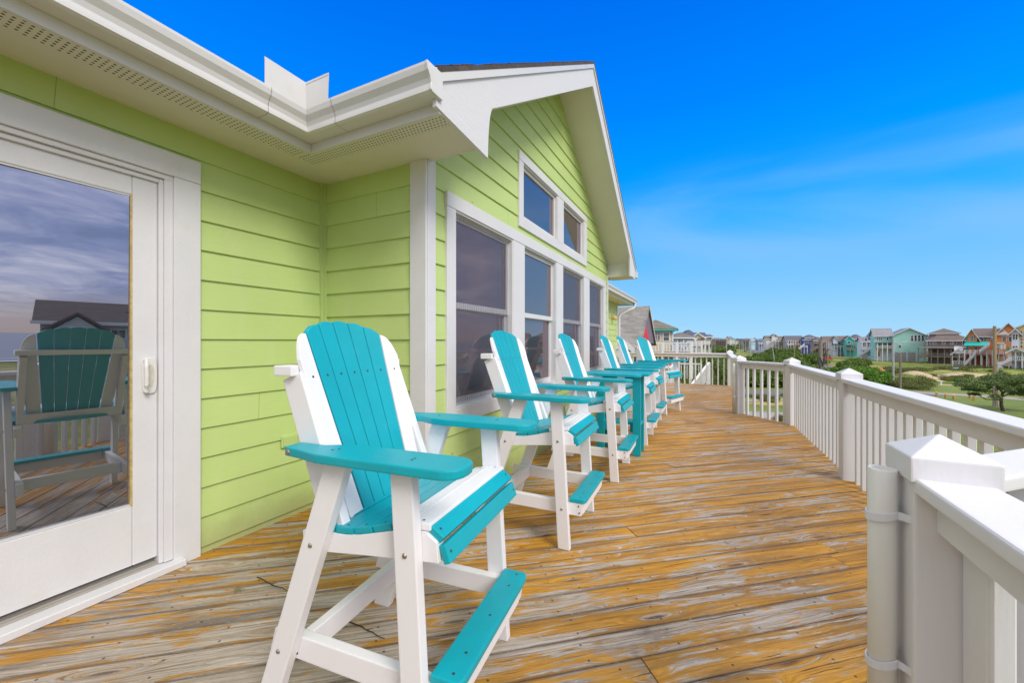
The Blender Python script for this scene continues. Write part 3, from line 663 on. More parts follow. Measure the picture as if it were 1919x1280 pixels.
# ------------------------------------------------------------------ railings
RZ = .932                                   # top of the flat rail
def post(parent, x, y, rz=0, ztop=.965, w=.13, zb=-.30, cap=.085):
    c, s_ = cos(rz), sin(rz)
    def rot(mb): mb.v = [Vector((x+v.x*c-v.y*s_, y+v.x*s_+v.y*c, v.z)) for v in mb.v]; return mb
    mb = MB(); h = w/2; mb.box(-h, h, -h, h, zb, ztop-.051); p = rot(mb).build('post', 'rail', parent, bevel=.006, seg=2)
    mb = MB(); k = cap
    mb.add([(-k, -k, ztop-.050), (k, -k, ztop-.050), (k, k, ztop-.050), (-k, k, ztop-.050), (-k, -k, ztop+.012), (k, -k, ztop+.012), (k, k, ztop+.012), (-k, k, ztop+.012), (0, 0, ztop+.062)],
           [(0, 3, 2, 1), (0, 1, 5, 4), (1, 2, 6, 5), (2, 3, 7, 6), (3, 0, 4, 7), (4, 5, 8), (5, 6, 8), (6, 7, 8), (7, 4, 8)])
    rot(mb).build('post_cap', 'rail', p, bevel=.004, seg=2)
    return p
brd = random.Random(8)
def rail_run(parent, a, b, inset=.075, n=None, side=1, zt=RZ, zt2=None, first=True):
    a, b = Vector((a[0], a[1], 0)), Vector((b[0], b[1], 0)); zt2 = zt2 or zt
    d = (b-a).normalized(); nr = Vector((d.y, -d.x, 0))*side       # towards the outside
    p0, p1 = a+d*inset, b-d*inset
    up = lambda p, z: Vector((p.x, p.y, z))
    mb = MB(); mb.bar(up(p0, zt-.019), up(p1, zt2-.019), .145, .038); mb.build('top_rail', 'rail', parent, bevel=.009, seg=3)
    mb = MB(); mb.bar(up(p0, zt-.038-.045)-nr*.012, up(p1, zt2-.038-.045)-nr*.012, .038, .089); mb.build('sub_rail', 'rail', parent, bevel=.004)
    L = (p1-p0).length
    for k in range(n):
        q = p0+(p1-p0)*((k+.5)/n)+nr*(.028)
        q = q+d*brd.uniform(-.004, .004)
        mb = MB(); mb.bar(up(q, -.24), up(q, zt-.045), .038, .038, (d.x, d.y, 0)); mb.build('baluster', 'rail', parent, bevel=.004)
near = empty('deck_railing', (.53, 1.39, 0), label='near white railing corner with a white plastic pipe strapped to its post', cat='railing')
near.location = (0, 0, 0)
EP, P0 = (.525, 1.395), (1.165, 2.02)
post(near, *EP, ztop=.972, w=.145, cap=.081)
rail_run(near, EP, (.505, -1.3), n=14, inset=.07, side=-1)
mb = MB(); mb.box(.535, .573, 1.205, 1.315, -.24, .846); mb.build('baluster', 'rail', near, bevel=.004)
post(near, .505, -1.3)
longr = empty('deck_railing', (0, 0, 0), label='long bent white railing along the outer edge of the deck', cat='railing')
RP = [P0, (1.15, 4.66), (1.12, 7.30), (.475, 8.09), (.525, 12.98), (-2.62, 13.02)]
rail_run(near, EP, P0, n=5, inset=.08, side=1)
angs = [R(22), 0, R(22), R(22), 0, 0]
for (x_, y_), a_ in zip(RP[:5], angs): post(longr, x_, y_, a_ if a_ else R(1.5), w=.125, cap=.08)
for i, n in enumerate((18, 18, 6, 31, 20)): rail_run(longr, RP[i], RP[i+1], n=n)
def strap(parent, cx, cy, r, z, px_, py_, tilt=.01):
    """a band round the pipe whose two ends are pinned to the post at (px_,py_)"""
    a0 = atan2(py_-cy, px_-cx); mb = MB(); pts = []
    for k in range(25):
        a = a0+R(48)+(2*pi-R(96))*k/24; pts.append((cx+r*cos(a), cy+r*sin(a), z+tilt*cos(a-a0)))
    e0 = (px_+.0*cos(a0)-.03*sin(-a0), py_, z); 
    n_ = Vector((cos(a0), sin(a0), 0)); t_ = Vector((-n_.y, n_.x, 0)); base = Vector((px_, py_, z+tilt))
    pts = [base+t_*.052]+[Vector(p) for p in pts]+[base-t_*.052]
    vs = []
    for p in pts:
        rr = Vector((p[0]-cx, p[1]-cy, 0)).normalized()
        for dz, dr in ((-.010, 0), (.010, 0), (.010, .004), (-.010, .004)): vs.append((p[0]+rr.x*dr, p[1]+rr.y*dr, p[2]+dz))
    fs = [(i*4+k, i*4+(k+1) % 4, i*4+4+(k+1) % 4, i*4+4+k) for i in range(len(pts)-1) for k in range(4)]+[(0, 1, 2, 3), tuple(len(vs)-4+k for k in (3, 2, 1, 0))]
    mb.add(vs, fs); return mb.build('strap', 'strap', parent)
def pipe(parent, cx, cy, r, z0, z1):
    mb = MB(); n = 28; vs = []; fs = []
    for (rr, z) in ((r, z0), (r, z1-.002), (r-.0015, z1), (r-.006, z1), (r-.0065, z1-.15)):
        vs += [(cx+rr*cos(2*pi*k/n), cy+rr*sin(2*pi*k/n), z) for k in range(n)]
    for i in range(4): fs += [(i*n+k, i*n+(k+1) % n, (i+1)*n+(k+1) % n, (i+1)*n+k) for k in range(n)]
    fs.append(tuple(range(n))[::-1]); fs.append(tuple(4*n+k for k in range(n)))
    o = mb.add(vs, fs).build('pipe', 'pvc', parent)
    for f in o.data.polygons: f.use_smooth = len(f.vertices) == 4 and abs(f.normal.z) < .5
    return o
pp = pipe(near, .414, 1.392, .0305, .012, .932)
strap(near, .414, 1.392, .0315, .812, .452, 1.392); strap(near, .414, 1.392, .0315, .425, .452, 1.392, .014)
pipe(longr, .385, 8.03, .024, .012, .885)
strap(longr, .385, 8.03, .025, .70, .412, 8.05); strap(longr, .385, 8.03, .025, .30, .412, 8.05)
# ------------------------------------------------------------------ the tall chairs
def smooth01(t): t = max(0, min(1, t)); return t*t*(3-2*t)
def seat_z(x): return .738-.062*smooth01((-x-.03)/.33)
def make_chair():
    r = empty('tall_chair')
    T = .036
    def bolt(mb, x, y, z, s_=1, rr=.0085):
        n = 10; mb.add([(x+rr*cos(2*pi*k/n), y, z+rr*sin(2*pi*k/n)) for k in range(n)]+[(x+rr*.6*cos(2*pi*k/n), y+s_*.004, z+rr*.6*sin(2*pi*k/n)) for k in range(n)],
            [(k, (k+1) % n, n+(k+1) % n, n+k) for k in range(n)]+[tuple(n+k for k in range(n))])
    for s_ in (-1, 1):
        yo, yi = s_*.322, s_*.286
        # front leg, leaning a little forward at the foot
        w = .086
        w = .074; q = [(-.0-w, 0), (0, 0), (-.052, .900), (-.052-w, .900)]
        mb = MB(); mb.prism(q, yi, yo, 'y'); lg = mb.build('leg', 'poly', r, bevel=.004, seg=2)
        mb = MB(); bolt(mb, -.075, yo, .655, s_); bolt(mb, -.050, yo, .245, s_); mb.build('bolt', 'bolt', lg)
        q = [(-.695, 0), (-.610, 0), (-.283, .900), (-.368, .900)]
        mb = MB(); mb.prism(q, yi, yo, 'y'); lg = mb.build('leg', 'poly', r, bevel=.004, seg=2)
        mb = MB(); bolt(mb, -.432, yo, .62, s_); bolt(mb, -.572, yo, .245, s_); mb.build('bolt', 'bolt', lg)
        # stretcher that runs forward to carry the footrest
        mb = MB(); mb.prism([(-.655, .205), (.062, .205), (.072, .284), (-.632, .284)], s_*.250, s_*.2855, 'y'); st = mb.build('stretcher', 'poly', r, bevel=.004, seg=2)
        mb = MB(); bolt(mb, .050, s_*.2855, .225, s_, .005); bolt(mb, .045, s_*.2855, .265, s_, .005); bolt(mb, -.53, s_*.2855, .225, s_, .005); mb.build('screw', 'screw', st)
        # seat side rail
        q = [(-.50, .575), (-.505, .640)]+[(-.47+.05*k, seat_z(-.47+.05*k)-.022) for k in range(10)]+[(-.025, .712), (.008, .690), (.014, .632), (-.05, .626), (-.25, .605)]
        mb = MB(); mb.prism(q, s_*.248, s_*.2855, 'y'); mb.build('seat_rail', 'poly', r, bevel=.003)
        # upright that carries the back
        mb = MB(); d = Vector((-.225, 0, .56)).normalized(); nx = Vector((d.z, 0, -d.x))*.043
        a, b_ = Vector((-.365, 0, .60)), Vector((-.575, 0, 1.15))
        q = [(a-nx), (a+nx), (b_+nx), (b_-nx)]; mb.prism([(v.x, v.z) for v in q], s_*.236, s_*.2705, 'y'); mb.build('back_upright', 'poly', r, bevel=.004, seg=2)
        # arm
        A = []
        o_, i_ = .372, .232
        A += [(-.520, .273), (-.527, .281), (-.527, .330), (-.517, .342), (-.45, .352), (-.36, o_), (.045, o_)]
        for k in range(1, 12): a = pi/2-pi*k/12; A.append((.050+.070*cos(a)*(.999), (o_+i_)/2+(o_-i_)/2*math.copysign(abs(sin(a))**.75, sin(a))))
        A += [(.045, i_), (-.28, i_), (-.34, .238), (-.38, .255), (-.41, .270), (-.43, .273)]
        mb = MB(); mb.prism([(x_, s_*y_) for x_, y_ in A], .902, .930, 'z'); ar = mb.build('arm', 'turq', r, bevel=.006, seg=2)
        mb = MB()
        for (x_, y_) in ((-.055, .30), (-.055, .315), (-.335, .30), (-.347, .315)):
            n = 8; mb.add([(x_+.0045*cos(2*pi*k/n), s_*y_+.0045*sin(2*pi*k/n), .9306) for k in range(n)], [tuple(range(n))])
        mb.build('screw', 'screw', ar)
        mb = MB(); bolt(mb, -.500, s_*.3455, .916, s_, .010); mb.build('bolt', 'bolt', ar)
    # cross pieces
    mb = MB(); mb.box(-.530, -.494, -.2495, .2495, .206, .284); mb.build('cross_bar', 'poly', r, bevel=.004, seg=2)
    mb = MB(); mb.box(.030, .066, -.2495, .2495, .207, .283); mb.build('cross_bar', 'poly', r, bevel=.004, seg=2)
    # footrest
    q = [(-.012, -.29), (.072, -.29), (.084, -.283), (.090, -.268), (.090, .268), (.084, .283), (.072, .29), (-.012, .29)]
    mb = MB(); mb.prism(q, .2845, .310, 'z'); fr_ = mb.build('footrest', 'turq', r, bevel=.005, seg=2)
    mb = MB()
    for y_ in (-.262, -.18, .0, .18, .262):
        n = 8; x_ = .05 if abs(y_) > .2 else .048; mb.add([(x_+.005*cos(2*pi*k/n), y_+.005*sin(2*pi*k/n), .3106) for k in range(n)], [tuple(range(n))])
    mb.build('screw', 'screw', fr_)
    # seat slats, rear to front
    spec = [(-.329, 'turq', .2855), (-.256, 'turq', .2855), (-.183, 'turq', .2855), (-.114, 'poly', .2845), (-.047, 'poly', .2845)]
    def slat(xc, wd, mat, hy, z, ang, th=.022, name='seat_slat'):
        mb = MB(); mb.box(-wd/2, wd/2, -hy, hy, -th/2, th/2); c, s2 = cos(ang), sin(ang)
        mb.v = [Vector((xc+v.x*c-v.z*s2, v.y, z+v.x*s2+v.z*c)) for v in mb.v]
        o = mb.build(name, mat, r, bevel=.004, seg=2)
        mb = MB()
        for s3 in (-1, 1):
            n = 8; mb.add([(xc+.0045*cos(2*pi*k/n)*c-(th/2+.0006)*s2, s3*(hy-.02)+.0045*sin(2*pi*k/n), z+(th/2+.0006)*c+.0045*cos(2*pi*k/n)*s2) for k in range(n)], [tuple(range(n))])
        mb.build('screw', 'screw', o)
    for xc, mt, hy in spec:
        dz = (seat_z(xc+.03)-seat_z(xc-.03))/.06
        slat(xc, .070 if mt == 'turq' else .064, mt, hy, seat_z(xc)-.010, math.atan(dz))
    slat(-.002, .054, 'turq', .276, .709, R(-34))
    slat(.028, .056, 'turq', .276, .655, R(-70))
    # rear slat, its back edge swept to meet the back
    q = [(-.369, -.286), (-.369, .286), (-.415, .286)]+[(-.415-.085*cos(pi*k/16), -.286*(-1)*(1-k/8)) for k in range(17)][1:16]
    q = [(-.369, -.286), (-.369, .286)]+[(-.408-.080*sin(pi*k/14), .286-.572*k/14) for k in range(15)]
    mb = MB(); mb.prism([(p[0], p[1]) for p in q], .655, .678, 'z'); mb.build('seat_slat', 'turq', r, bevel=.004, seg=2)
    # back: two white side slats and five turquoise ones, fanned and slightly dished
    bx = lambda h: -.386-.235*h/.64           # h above the seat
    def bslat(y0b, y1b, y0t, y1t, ztop, mat, zbot=.672, rt=(0, 0)):
        """bottom/top edges across; rounded crown follows ztop(y)"""
        n = 6; hgt = 8; vs = []; fs = []
        for side_ in (0, 1):
            for j in range(hgt+1):
                for i in range(n+1):
                    f = i/n
                    yt = y0t+(y1t-y0t)*f; yb = y0b+(y1b-y0b)*f
                    zt = ztop(yt); z = zbot+(zt-zbot)*j/hgt; fr2 = (z-zbot)/(1.345-zbot); yy = yb+(yt-yb)*fr2
                    dish = .55*(yy*yy)*(.35+.65*fr2)
                    x = bx(z-.70)+dish-(.0 if side_ else .020)
                    vs.append((x, yy, z))
        m1 = (n+1)*(hgt+1)
        for j in range(hgt):
            for i in range(n):
                a = j*(n+1)+i; fs += [(a, a+1, a+n+2, a+n+1), (m1+a, m1+a+n+1, m1+a+n+2, m1+a+1)]
        for j in range(hgt):
            a = j*(n+1); fs.append((a, a+n+1, m1+a+n+1, m1+a)); a += n; fs.append((a, m1+a, m1+a+n+1, a+n+1))
        for i in range(n): fs.append((i, m1+i, m1+i+1, i+1)); a = hgt*(n+1)+i; fs.append((a, a+1, m1+a+1, m1+a))
        mb = MB(); mb.add(vs, fs); o = mb.build('back_slat', mat, r, bevel=.0035, seg=2)
        mb = MB()
        for z in (1.145,):
            yc = ((y0b+y1b)/2)*(1-(z-zbot)/.67)+((y0t+y1t)/2)*((z-zbot)/.67); fr2 = (z-zbot)/(1.345-zbot)
            x = bx(z-.70)+.55*yc*yc*(.35+.65*fr2)+.0012; nn = 8
            mb.add([(x-.2*.0045*sin(2*pi*k/nn), yc+.0045*cos(2*pi*k/nn), z+.0045*sin(2*pi*k/nn)) for k in range(nn)], [tuple(range(nn))])
        mb.build('screw', 'screw', o)
    arc = lambda y: 1.352-.030*(y/.19)**2-.010*(y/.19)**4
    gp = .0035
    for i in range(5):
        a, b_ = -.5+i/5, -.5+(i+1)/5
        bslat(a*.285+gp/2, b_*.285-gp/2, a*.400+gp/2, b_*.400-gp/2, lambda y: arc(y)-.006*abs(y-(a+b_)*.2)/.04, 'turq')
    for s_ in (-1, 1):
        def wt(y, s_=s_): f = (abs(y)-.205)/.070; return 1.298-.012*max(0, f)-.075*max(0, f)**2.6
        bslat(s_*.148, s_*.215, s_*.205, s_*.277, wt, 'poly')
    # bars behind the slats
    mb = MB(); q = [(-.632, -.292), (-.548, -.292), (-.566, -.16), (-.584, 0), (-.566, .16), (-.548, .292), (-.632, .292)]
    mb.prism(q, 1.15, 1.186, 'z'); mb.build('cross_bar', 'poly', r, bevel=.005, seg=2)
    mb = MB(); mb.box(-.458, -.418, -.272, .272, .655, .725); mb.v = [Vector((v.x-(v.z-.69)*.36, v.y, v.z)) for v in mb.v]; mb.build('cross_bar', 'poly', r, bevel=.004)
    return r
CH = [  # front feet midpoint x, y, heading from +X
    (-.735, 1.208, 5.5, 'nearest tall turquoise and white slatted chair, standing by the glass door'),
    (-.765, 2.628, 1.5, 'second tall slatted chair in the row, beside the large screened window'),
    (-.735, 3.935, 1.0, 'third chair of the row, with a turquoise side table behind it'),
    (-.675, 5.375, 1.0, 'chair standing just past the tall turquoise table'),
    (-.690, 6.500, 0.0, 'fifth slatted chair, half hidden between its neighbours in the row'),
    (-.565, 7.610, -17., 'farthest tall chair of the row, turned towards the camera before the end railing')]
chair = make_chair()
chairs = []
for i, (x_, y_, a_, lb) in enumerate(CH):
    o = chair if i == 0 else copy_tree(chair)
    o.location = (x_, y_, .002); o.rotation_euler = (0, 0, R(a_)); tag(o, lb, 'chair', 'tall turquoise and white chairs in a row'); chairs.append(o)
# connecting table
tb = empty('side_table', (-.93, 4.69, .002), R(1), label='tall narrow turquoise table standing between the chairs', cat='table')
for (x_, y_) in ((.165, -.155), (.165, .115), (-.235, -.155), (-.235, .115)):
    mb = MB(); mb.box(x_, x_+.086, y_, y_+.036, 0, .888); mb.build('leg', 'turq', tb, bevel=.004, seg=2)
for y_ in (-.118, .078): mb = MB(); mb.box(-.23, .245, y_, y_+.036, .80, .887); mb.build('apron', 'turq', tb, bevel=.003)
for k in range(3): mb = MB(); mb.box(-.36+.0, .34, -.20+k*.137, -.20+k*.137+.132, .889, .915); mb.build('table_top', 'turq', tb, bevel=.005, seg=2)
for k in range(2): mb = MB(); mb.box(-.235, .25, -.113+k*.114, -.113+k*.114+.108, .335, .360); mb.build('shelf', 'turq', tb, bevel=.004)
for x_ in (-.15, .13): mb = MB(); mb.box(x_, x_+.036, -.115, .112, .25, .3345); mb.build('shelf_support', 'turq', tb, bevel=.003)
# twigs and a tuft of dry grass lying on the boards
def dk(px, py): t = (H)*F/(py-CY); return P(px, t, .004)
def twig(a, b_, lb, r0=.003):
    a, b_ = dk(*a), dk(*b_); rr = random.Random(a.x); pts = []
    for k in range(7):
        f = k/6; p = a.lerp(b_, f); pts.append(p+Vector((rr.uniform(-1, 1)*.006, rr.uniform(-1, 1)*.006, .003+rr.uniform(0, .004))))
    mb = MB(); mb.tube(pts, [r0*(1-.5*k/6) for k in range(7)], 6)
    m2 = pts[3]; mb.tube([m2, m2+Vector((.02, .012, .004)), m2+Vector((.033, .012, .006))], [.0018, .0012, .0008], 5)
    tag(mb.build('twig', 'twig'), lb, 'twig')
twig((484, 1086), (537, 1112), 'dark twig on the boards in front of the door, left of the nearest chair')
twig((655, 1170), (722, 1203), 'dark twig on the boards under the nearest chair')
M['dry'] = paint('dry_grass', (.22, .20, .06), .9, .3, 50)
c = dk(449, 1110); mb = MB(); rr = random.Random(2)
for k in range(26):
    a = rr.uniform(0, 6.28); L_ = rr.uniform(.012, .03); q = c+Vector((rr.gauss(0, .012), rr.gauss(0, .008), .001))
    mb.tube([q, q+Vector((cos(a)*L_*.5, sin(a)*L_*.5, .006)), q+Vector((cos(a)*L_, sin(a)*L_, .002))], [.0009, .0008, .0004], 4, False)
tag(mb.build('grass_tuft', 'dry'), 'small tuft of dry grass on the grey boards near the door sill', 'debris')
# ------------------------------------------------------------------ terrain
def gmat(name, f):
    m, g, b, o = newmat(name); f(g, b); M[name] = m
def f_ground(g, b):
    geo = g.n('ShaderNodeNewGeometry'); p = geo.outputs['Position']
    a = g.noise(p, .05, 5, .55); c = g.noise(p, .35, 6, .6); d = g.noise(p, 4.0, 5, .6)
    col = g.ramp(g.m('ADD', g.m('MULTIPLY', a, .6), g.m('MULTIPLY', c, .45)), [(.40, (.10, .155, .025)), (.49, (.17, .21, .04)), (.56, (.28, .28, .08)), (.66, (.42, .34, .16))])
    col = g.mix(g.m('MULTIPLY', g.step(d, .45, .7), .35), col, (.05, .09, .015))
    g.put(b.inputs['Base Color'], col); b.inputs['Roughness'].default_value = .95; b.inputs['Specular IOR Level'].default_value = .1
    bump(g, b, d, .6, .08)
gmat('meadow', f_ground)
def f_lawn(g, b):
    geo = g.n('ShaderNodeNewGeometry'); p = geo.outputs['Position']
    a = g.noise(p, .25, 5, .6); d = g.noise(p, 5.0, 5, .6)
    col = g.ramp(a, [(.35, (.11, .165, .02)), (.65, (.20, .24, .04))]); col = g.mix(g.m('MULTIPLY', g.step(d, .45, .7), .3), col, (.07, .13, .015))
    g.put(b.inputs['Base Color'], col); b.inputs['Roughness'].default_value = .95; bump(g, b, d, .6, .06)
gmat('lawn_green', f_lawn)
M['asphalt'] = paint('asphalt', (.16, .155, .165), .85, .12, 1.2, (1, 1, 1), .3, 30)
M['concrete'] = paint('concrete_drive', (.34, .32, .30), .85, .1, .8, (1, 1, 1), .2, 20)
M['sand'] = paint('sand', (.46, .36, .22), .95, .12, .6, (1, 1, 1), .4, 8, dirt=.4, dirtcol=(.22, .23, .08))
M['gravel'] = paint('gravel', (.36, .30, .25), .95, .18, 1.5, (1, 1, 1), .5, 12, dirt=.5, dirtcol=(.16, .18, .06))
M['water'] = paint('sea_water', (.10, .14, .17), .25, .15, .02, (1, 6, 1), .5, .4)
M['foam'] = paint('surf_foam', (.75, .76, .78), .7, .1, .1)
gm = MB(); gm.add([(-900, -900, GZ), (150, -900, GZ), (230, 2600, GZ), (-900, 2600, GZ)], [(0, 1, 2, 3)]); tag(gm.build('ground', 'meadow'), kind='structure')
gm = MB(); gm.add([(95, -900, GZ+.06), (150, -900, GZ+.06), (222, 60, GZ+.03), (250, 2600, GZ+.03), (231, 2600, GZ+.03), (190, 60, GZ+.04)], [(0, 1, 2, 5), (2, 3, 4, 5)]); gm.f = [(0, 1, 2, 5), (5, 2, 3, 4)]
tag(gm.build('beach', 'sand'), kind='structure')
gm = MB(); gm.add([(128, -900, GZ+.1), (4500, -900, GZ+.1), (4500, 4500, GZ+.1), (128, 4500, GZ+.1)], [(0, 1, 2, 3)])
gm.v = [Vector(v) for v in ((118, -900, GZ+.12), (4000, -900, GZ+.12), (4000, 3500, GZ+.12), (262, 3500, GZ+.12))]
tag(gm.build('sea', 'water'), kind='structure')
gm = MB(); n = 60
for off, wd in ((0, 5), (16, 3)):
    pts = []
    for k in range(n+1):
        y_ = -900+k*40; x_ = 118+(144/4400)*(y_+900)+off+rd.uniform(-1.5, 1.5); pts.append((x_, y_, wd*rd.uniform(.5, 1.3)))
    for (a, b_) in zip(pts, pts[1:]): gm.add([(a[0], a[1], GZ+.17), (a[0]+a[2], a[1], GZ+.17), (b_[0]+b_[2], b_[1], GZ+.17), (b_[0], b_[1], GZ+.17)], [(0, 1, 2, 3)])
tag(gm.build('surf', 'foam'), kind='structure')
def gp(px, py): t = (H-GZ)*F/(py-CY); return P(px, t, GZ)
def strip(name, pts, mat, z, closed=False, wob=.4):
    """pts = polygon outline on the ground, given as (column, row) sight lines"""
    mb = MB(); q = [gp(*p) for p in pts]; q = [Vector((p.x, p.y, GZ+z)) for p in q]
    mb.add(q, [tuple(range(len(q)))]); return tag(mb.build(name, mat), kind='structure')
def ribbon(name, pts, w, mat, z):
    q = [gp(*p) for p in pts]; q = [Vector((p.x, p.y, GZ+z)) for p in q]; L, R_ = [], []
    for i, p in enumerate(q):
        d = (q[min(i+1, len(q)-1)]-q[max(i-1, 0)]).normalized(); s_ = Vector((-d.y, d.x, 0))*w/2; L.append(p+s_); R_.append(p-s_)
    mb = MB()
    for i in range(len(q)-1): mb.add([L[i], R_[i], R_[i+1], L[i+1]], [(0, 1, 2, 3)])
    return tag(mb.build(name, mat), kind='structure')
strip('lawn', [(1180, 800), (1180, 700), (1560, 692), (1640, 690), (1720, 712), (1919, 742), (2200, 760), (2200, 900), (1560, 800)], 'lawn_green', .008)
ribbon('road', [(1150, 741), (1300, 740), (1400, 738.5), (1500, 738), (1620, 738), (1750, 738)], 6.0, 'asphalt', .016)
ribbon('road', [(1381, 644), (1384, 645.5), (1388, 648), (1396, 652), (1408, 657), (1424, 661), (1448, 666), (1490, 674), (1540, 690)], 7.5, 'asphalt', .02)
ribbon('driveway', [(1300, 781), (1380, 778), (1420, 779), (1500, 782), (1600, 790)], 4.0, 'concrete', .024)
ribbon('gravel_path', [(1640, 732), (1720, 737), (1790, 741), (1860, 745), (1960, 754), (2100, 768)], 3.2, 'gravel', .028)
ribbon('gravel_path', [(1396, 752), (1480, 750), (1560, 752)], 1.6, 'gravel', .020)
ribbon('sand_path', [(1700, 716), (1730, 722), (1768, 723), (1800, 724), (1850, 722)], 2.2, 'sand', .030)
ribbon('sand_path', [(1738, 713), (1770, 715), (1800, 713)], 1.6, 'sand', .026)
M['dry_meadow'] = paint('dry_meadow', (.40, .33, .10), .95, .2, .7, (1, 1, 1), .4, 8, dirt=.6, dirtcol=(.16, .20, .05))
strip('dry_grass_patch', [(1735, 703), (1765, 697), (1800, 696), (1822, 702), (1800, 710), (1750, 711)], 'dry_meadow', .012)
strip('dry_grass_patch', [(1660, 700), (1690, 694), (1720, 696), (1700, 703), (1670, 706)], 'dry_meadow', .012)
strip('dry_grass_patch', [(1400, 757), (1440, 752), (1490, 753), (1500, 760), (1440, 762)], 'dry_meadow', .0125)
# low dunes
def mound(px, py, rx, ry, h, mat, name='dune', rot=0):
    c = gp(px, py); mb = MB(); n, m_ = 10, 28; vs = []; fs = []; rr = random.Random(int(px))
    ph = [rr.uniform(0, 6) for _ in range(4)]
    for i in range(n+1):
        f = i/n
        for k in range(m_):
            a = 2*pi*k/m_; w_ = 1+.12*sin(2*a+ph[0])+.07*sin(5*a+ph[1])
            x_, y_ = rx*f*w_*cos(a), ry*f*w_*sin(a); x_, y_ = x_*cos(rot+YAW)-y_*sin(rot+YAW), x_*sin(rot+YAW)+y_*cos(rot+YAW)
            vs.append((c.x+x_, c.y+y_, GZ-.05+h*(1-smooth01(f))*(1+.15*sin(3*a*f+ph[2]))))
    for i in range(n):
        for k in range(m_): fs.append((i*m_+k, i*m_+(k+1) % m_, (i+1)*m_+(k+1) % m_, (i+1)*m_+k))
    mb.add(vs, fs); o = mb.build(name, mat, smooth=True); return tag(o, kind='structure')
mound(1713, 712, 7, 4, 1.5, 'sand'); mound(1765, 702, 14, 9, .9, 'meadow'); mound(1850, 700, 22, 10, 1.1, 'meadow'); mound(1690, 716, 7, 5, 1.4, 'meadow')
mound(1800, 706, 12, 4, .7, 'sand')
# ------------------------------------------------------------------ houses of the village
RF = {}
def rmat(c):
    k = 'roof_%d_%d_%d' % tuple(int(v*1000) for v in c)
    if k not in M: M[k] = shingle(k, c, .35)
    return k
def wmat(c, far=True):
    k = 'wall_%d_%d_%d' % tuple(int(v*1000) for v in c)
    if k in M: return k
    c = tuple(min(.93, v*1.28) for v in c)
    m, g, b, o = newmat(k); co = obj_co(g); x, y, z = g.xyz(co)
    n = g.noise(co, .5, 5, .6)
    col = g.ramp(n, [(.3, tuple(v*.88 for v in c)), (.7, tuple(min(1, v*1.08) for v in c))])
    ln = g.m('LESS_THAN', g.m('FRACT', g.m('MULTIPLY', z, 4.0)), .12)
    col = g.mix(g.m('MULTIPLY', ln, .22), col, tuple(v*.5 for v in c))
    g.put(b.inputs['Base Color'], col); b.inputs['Roughness'].default_value = .7; M[k] = m; return k
M['wht'] = paint('far_white_paint', (.74, .73, .72), .6, .03, 1)
M['timber'] = paint('grey_timber', (.24, .20, .17), .85, .2, 2, (1, 1, 1), .3, 20)
M['garage'] = paint('garage_door', (.33, .31, .30), .6, .05, 1)
M['awn'] = paint('aqua_awning', (.02, .45, .40), .5, .05, 2)
M['red'] = paint('red_panel', (.72, .01, .015), .5, .03, 2)
M['brickred'] = paint('brick_red', (.42, .12, .05), .8, .1, 3)
M['void'] = paint('shaded_interior', (.06, .055, .06), .9, .2, 1)
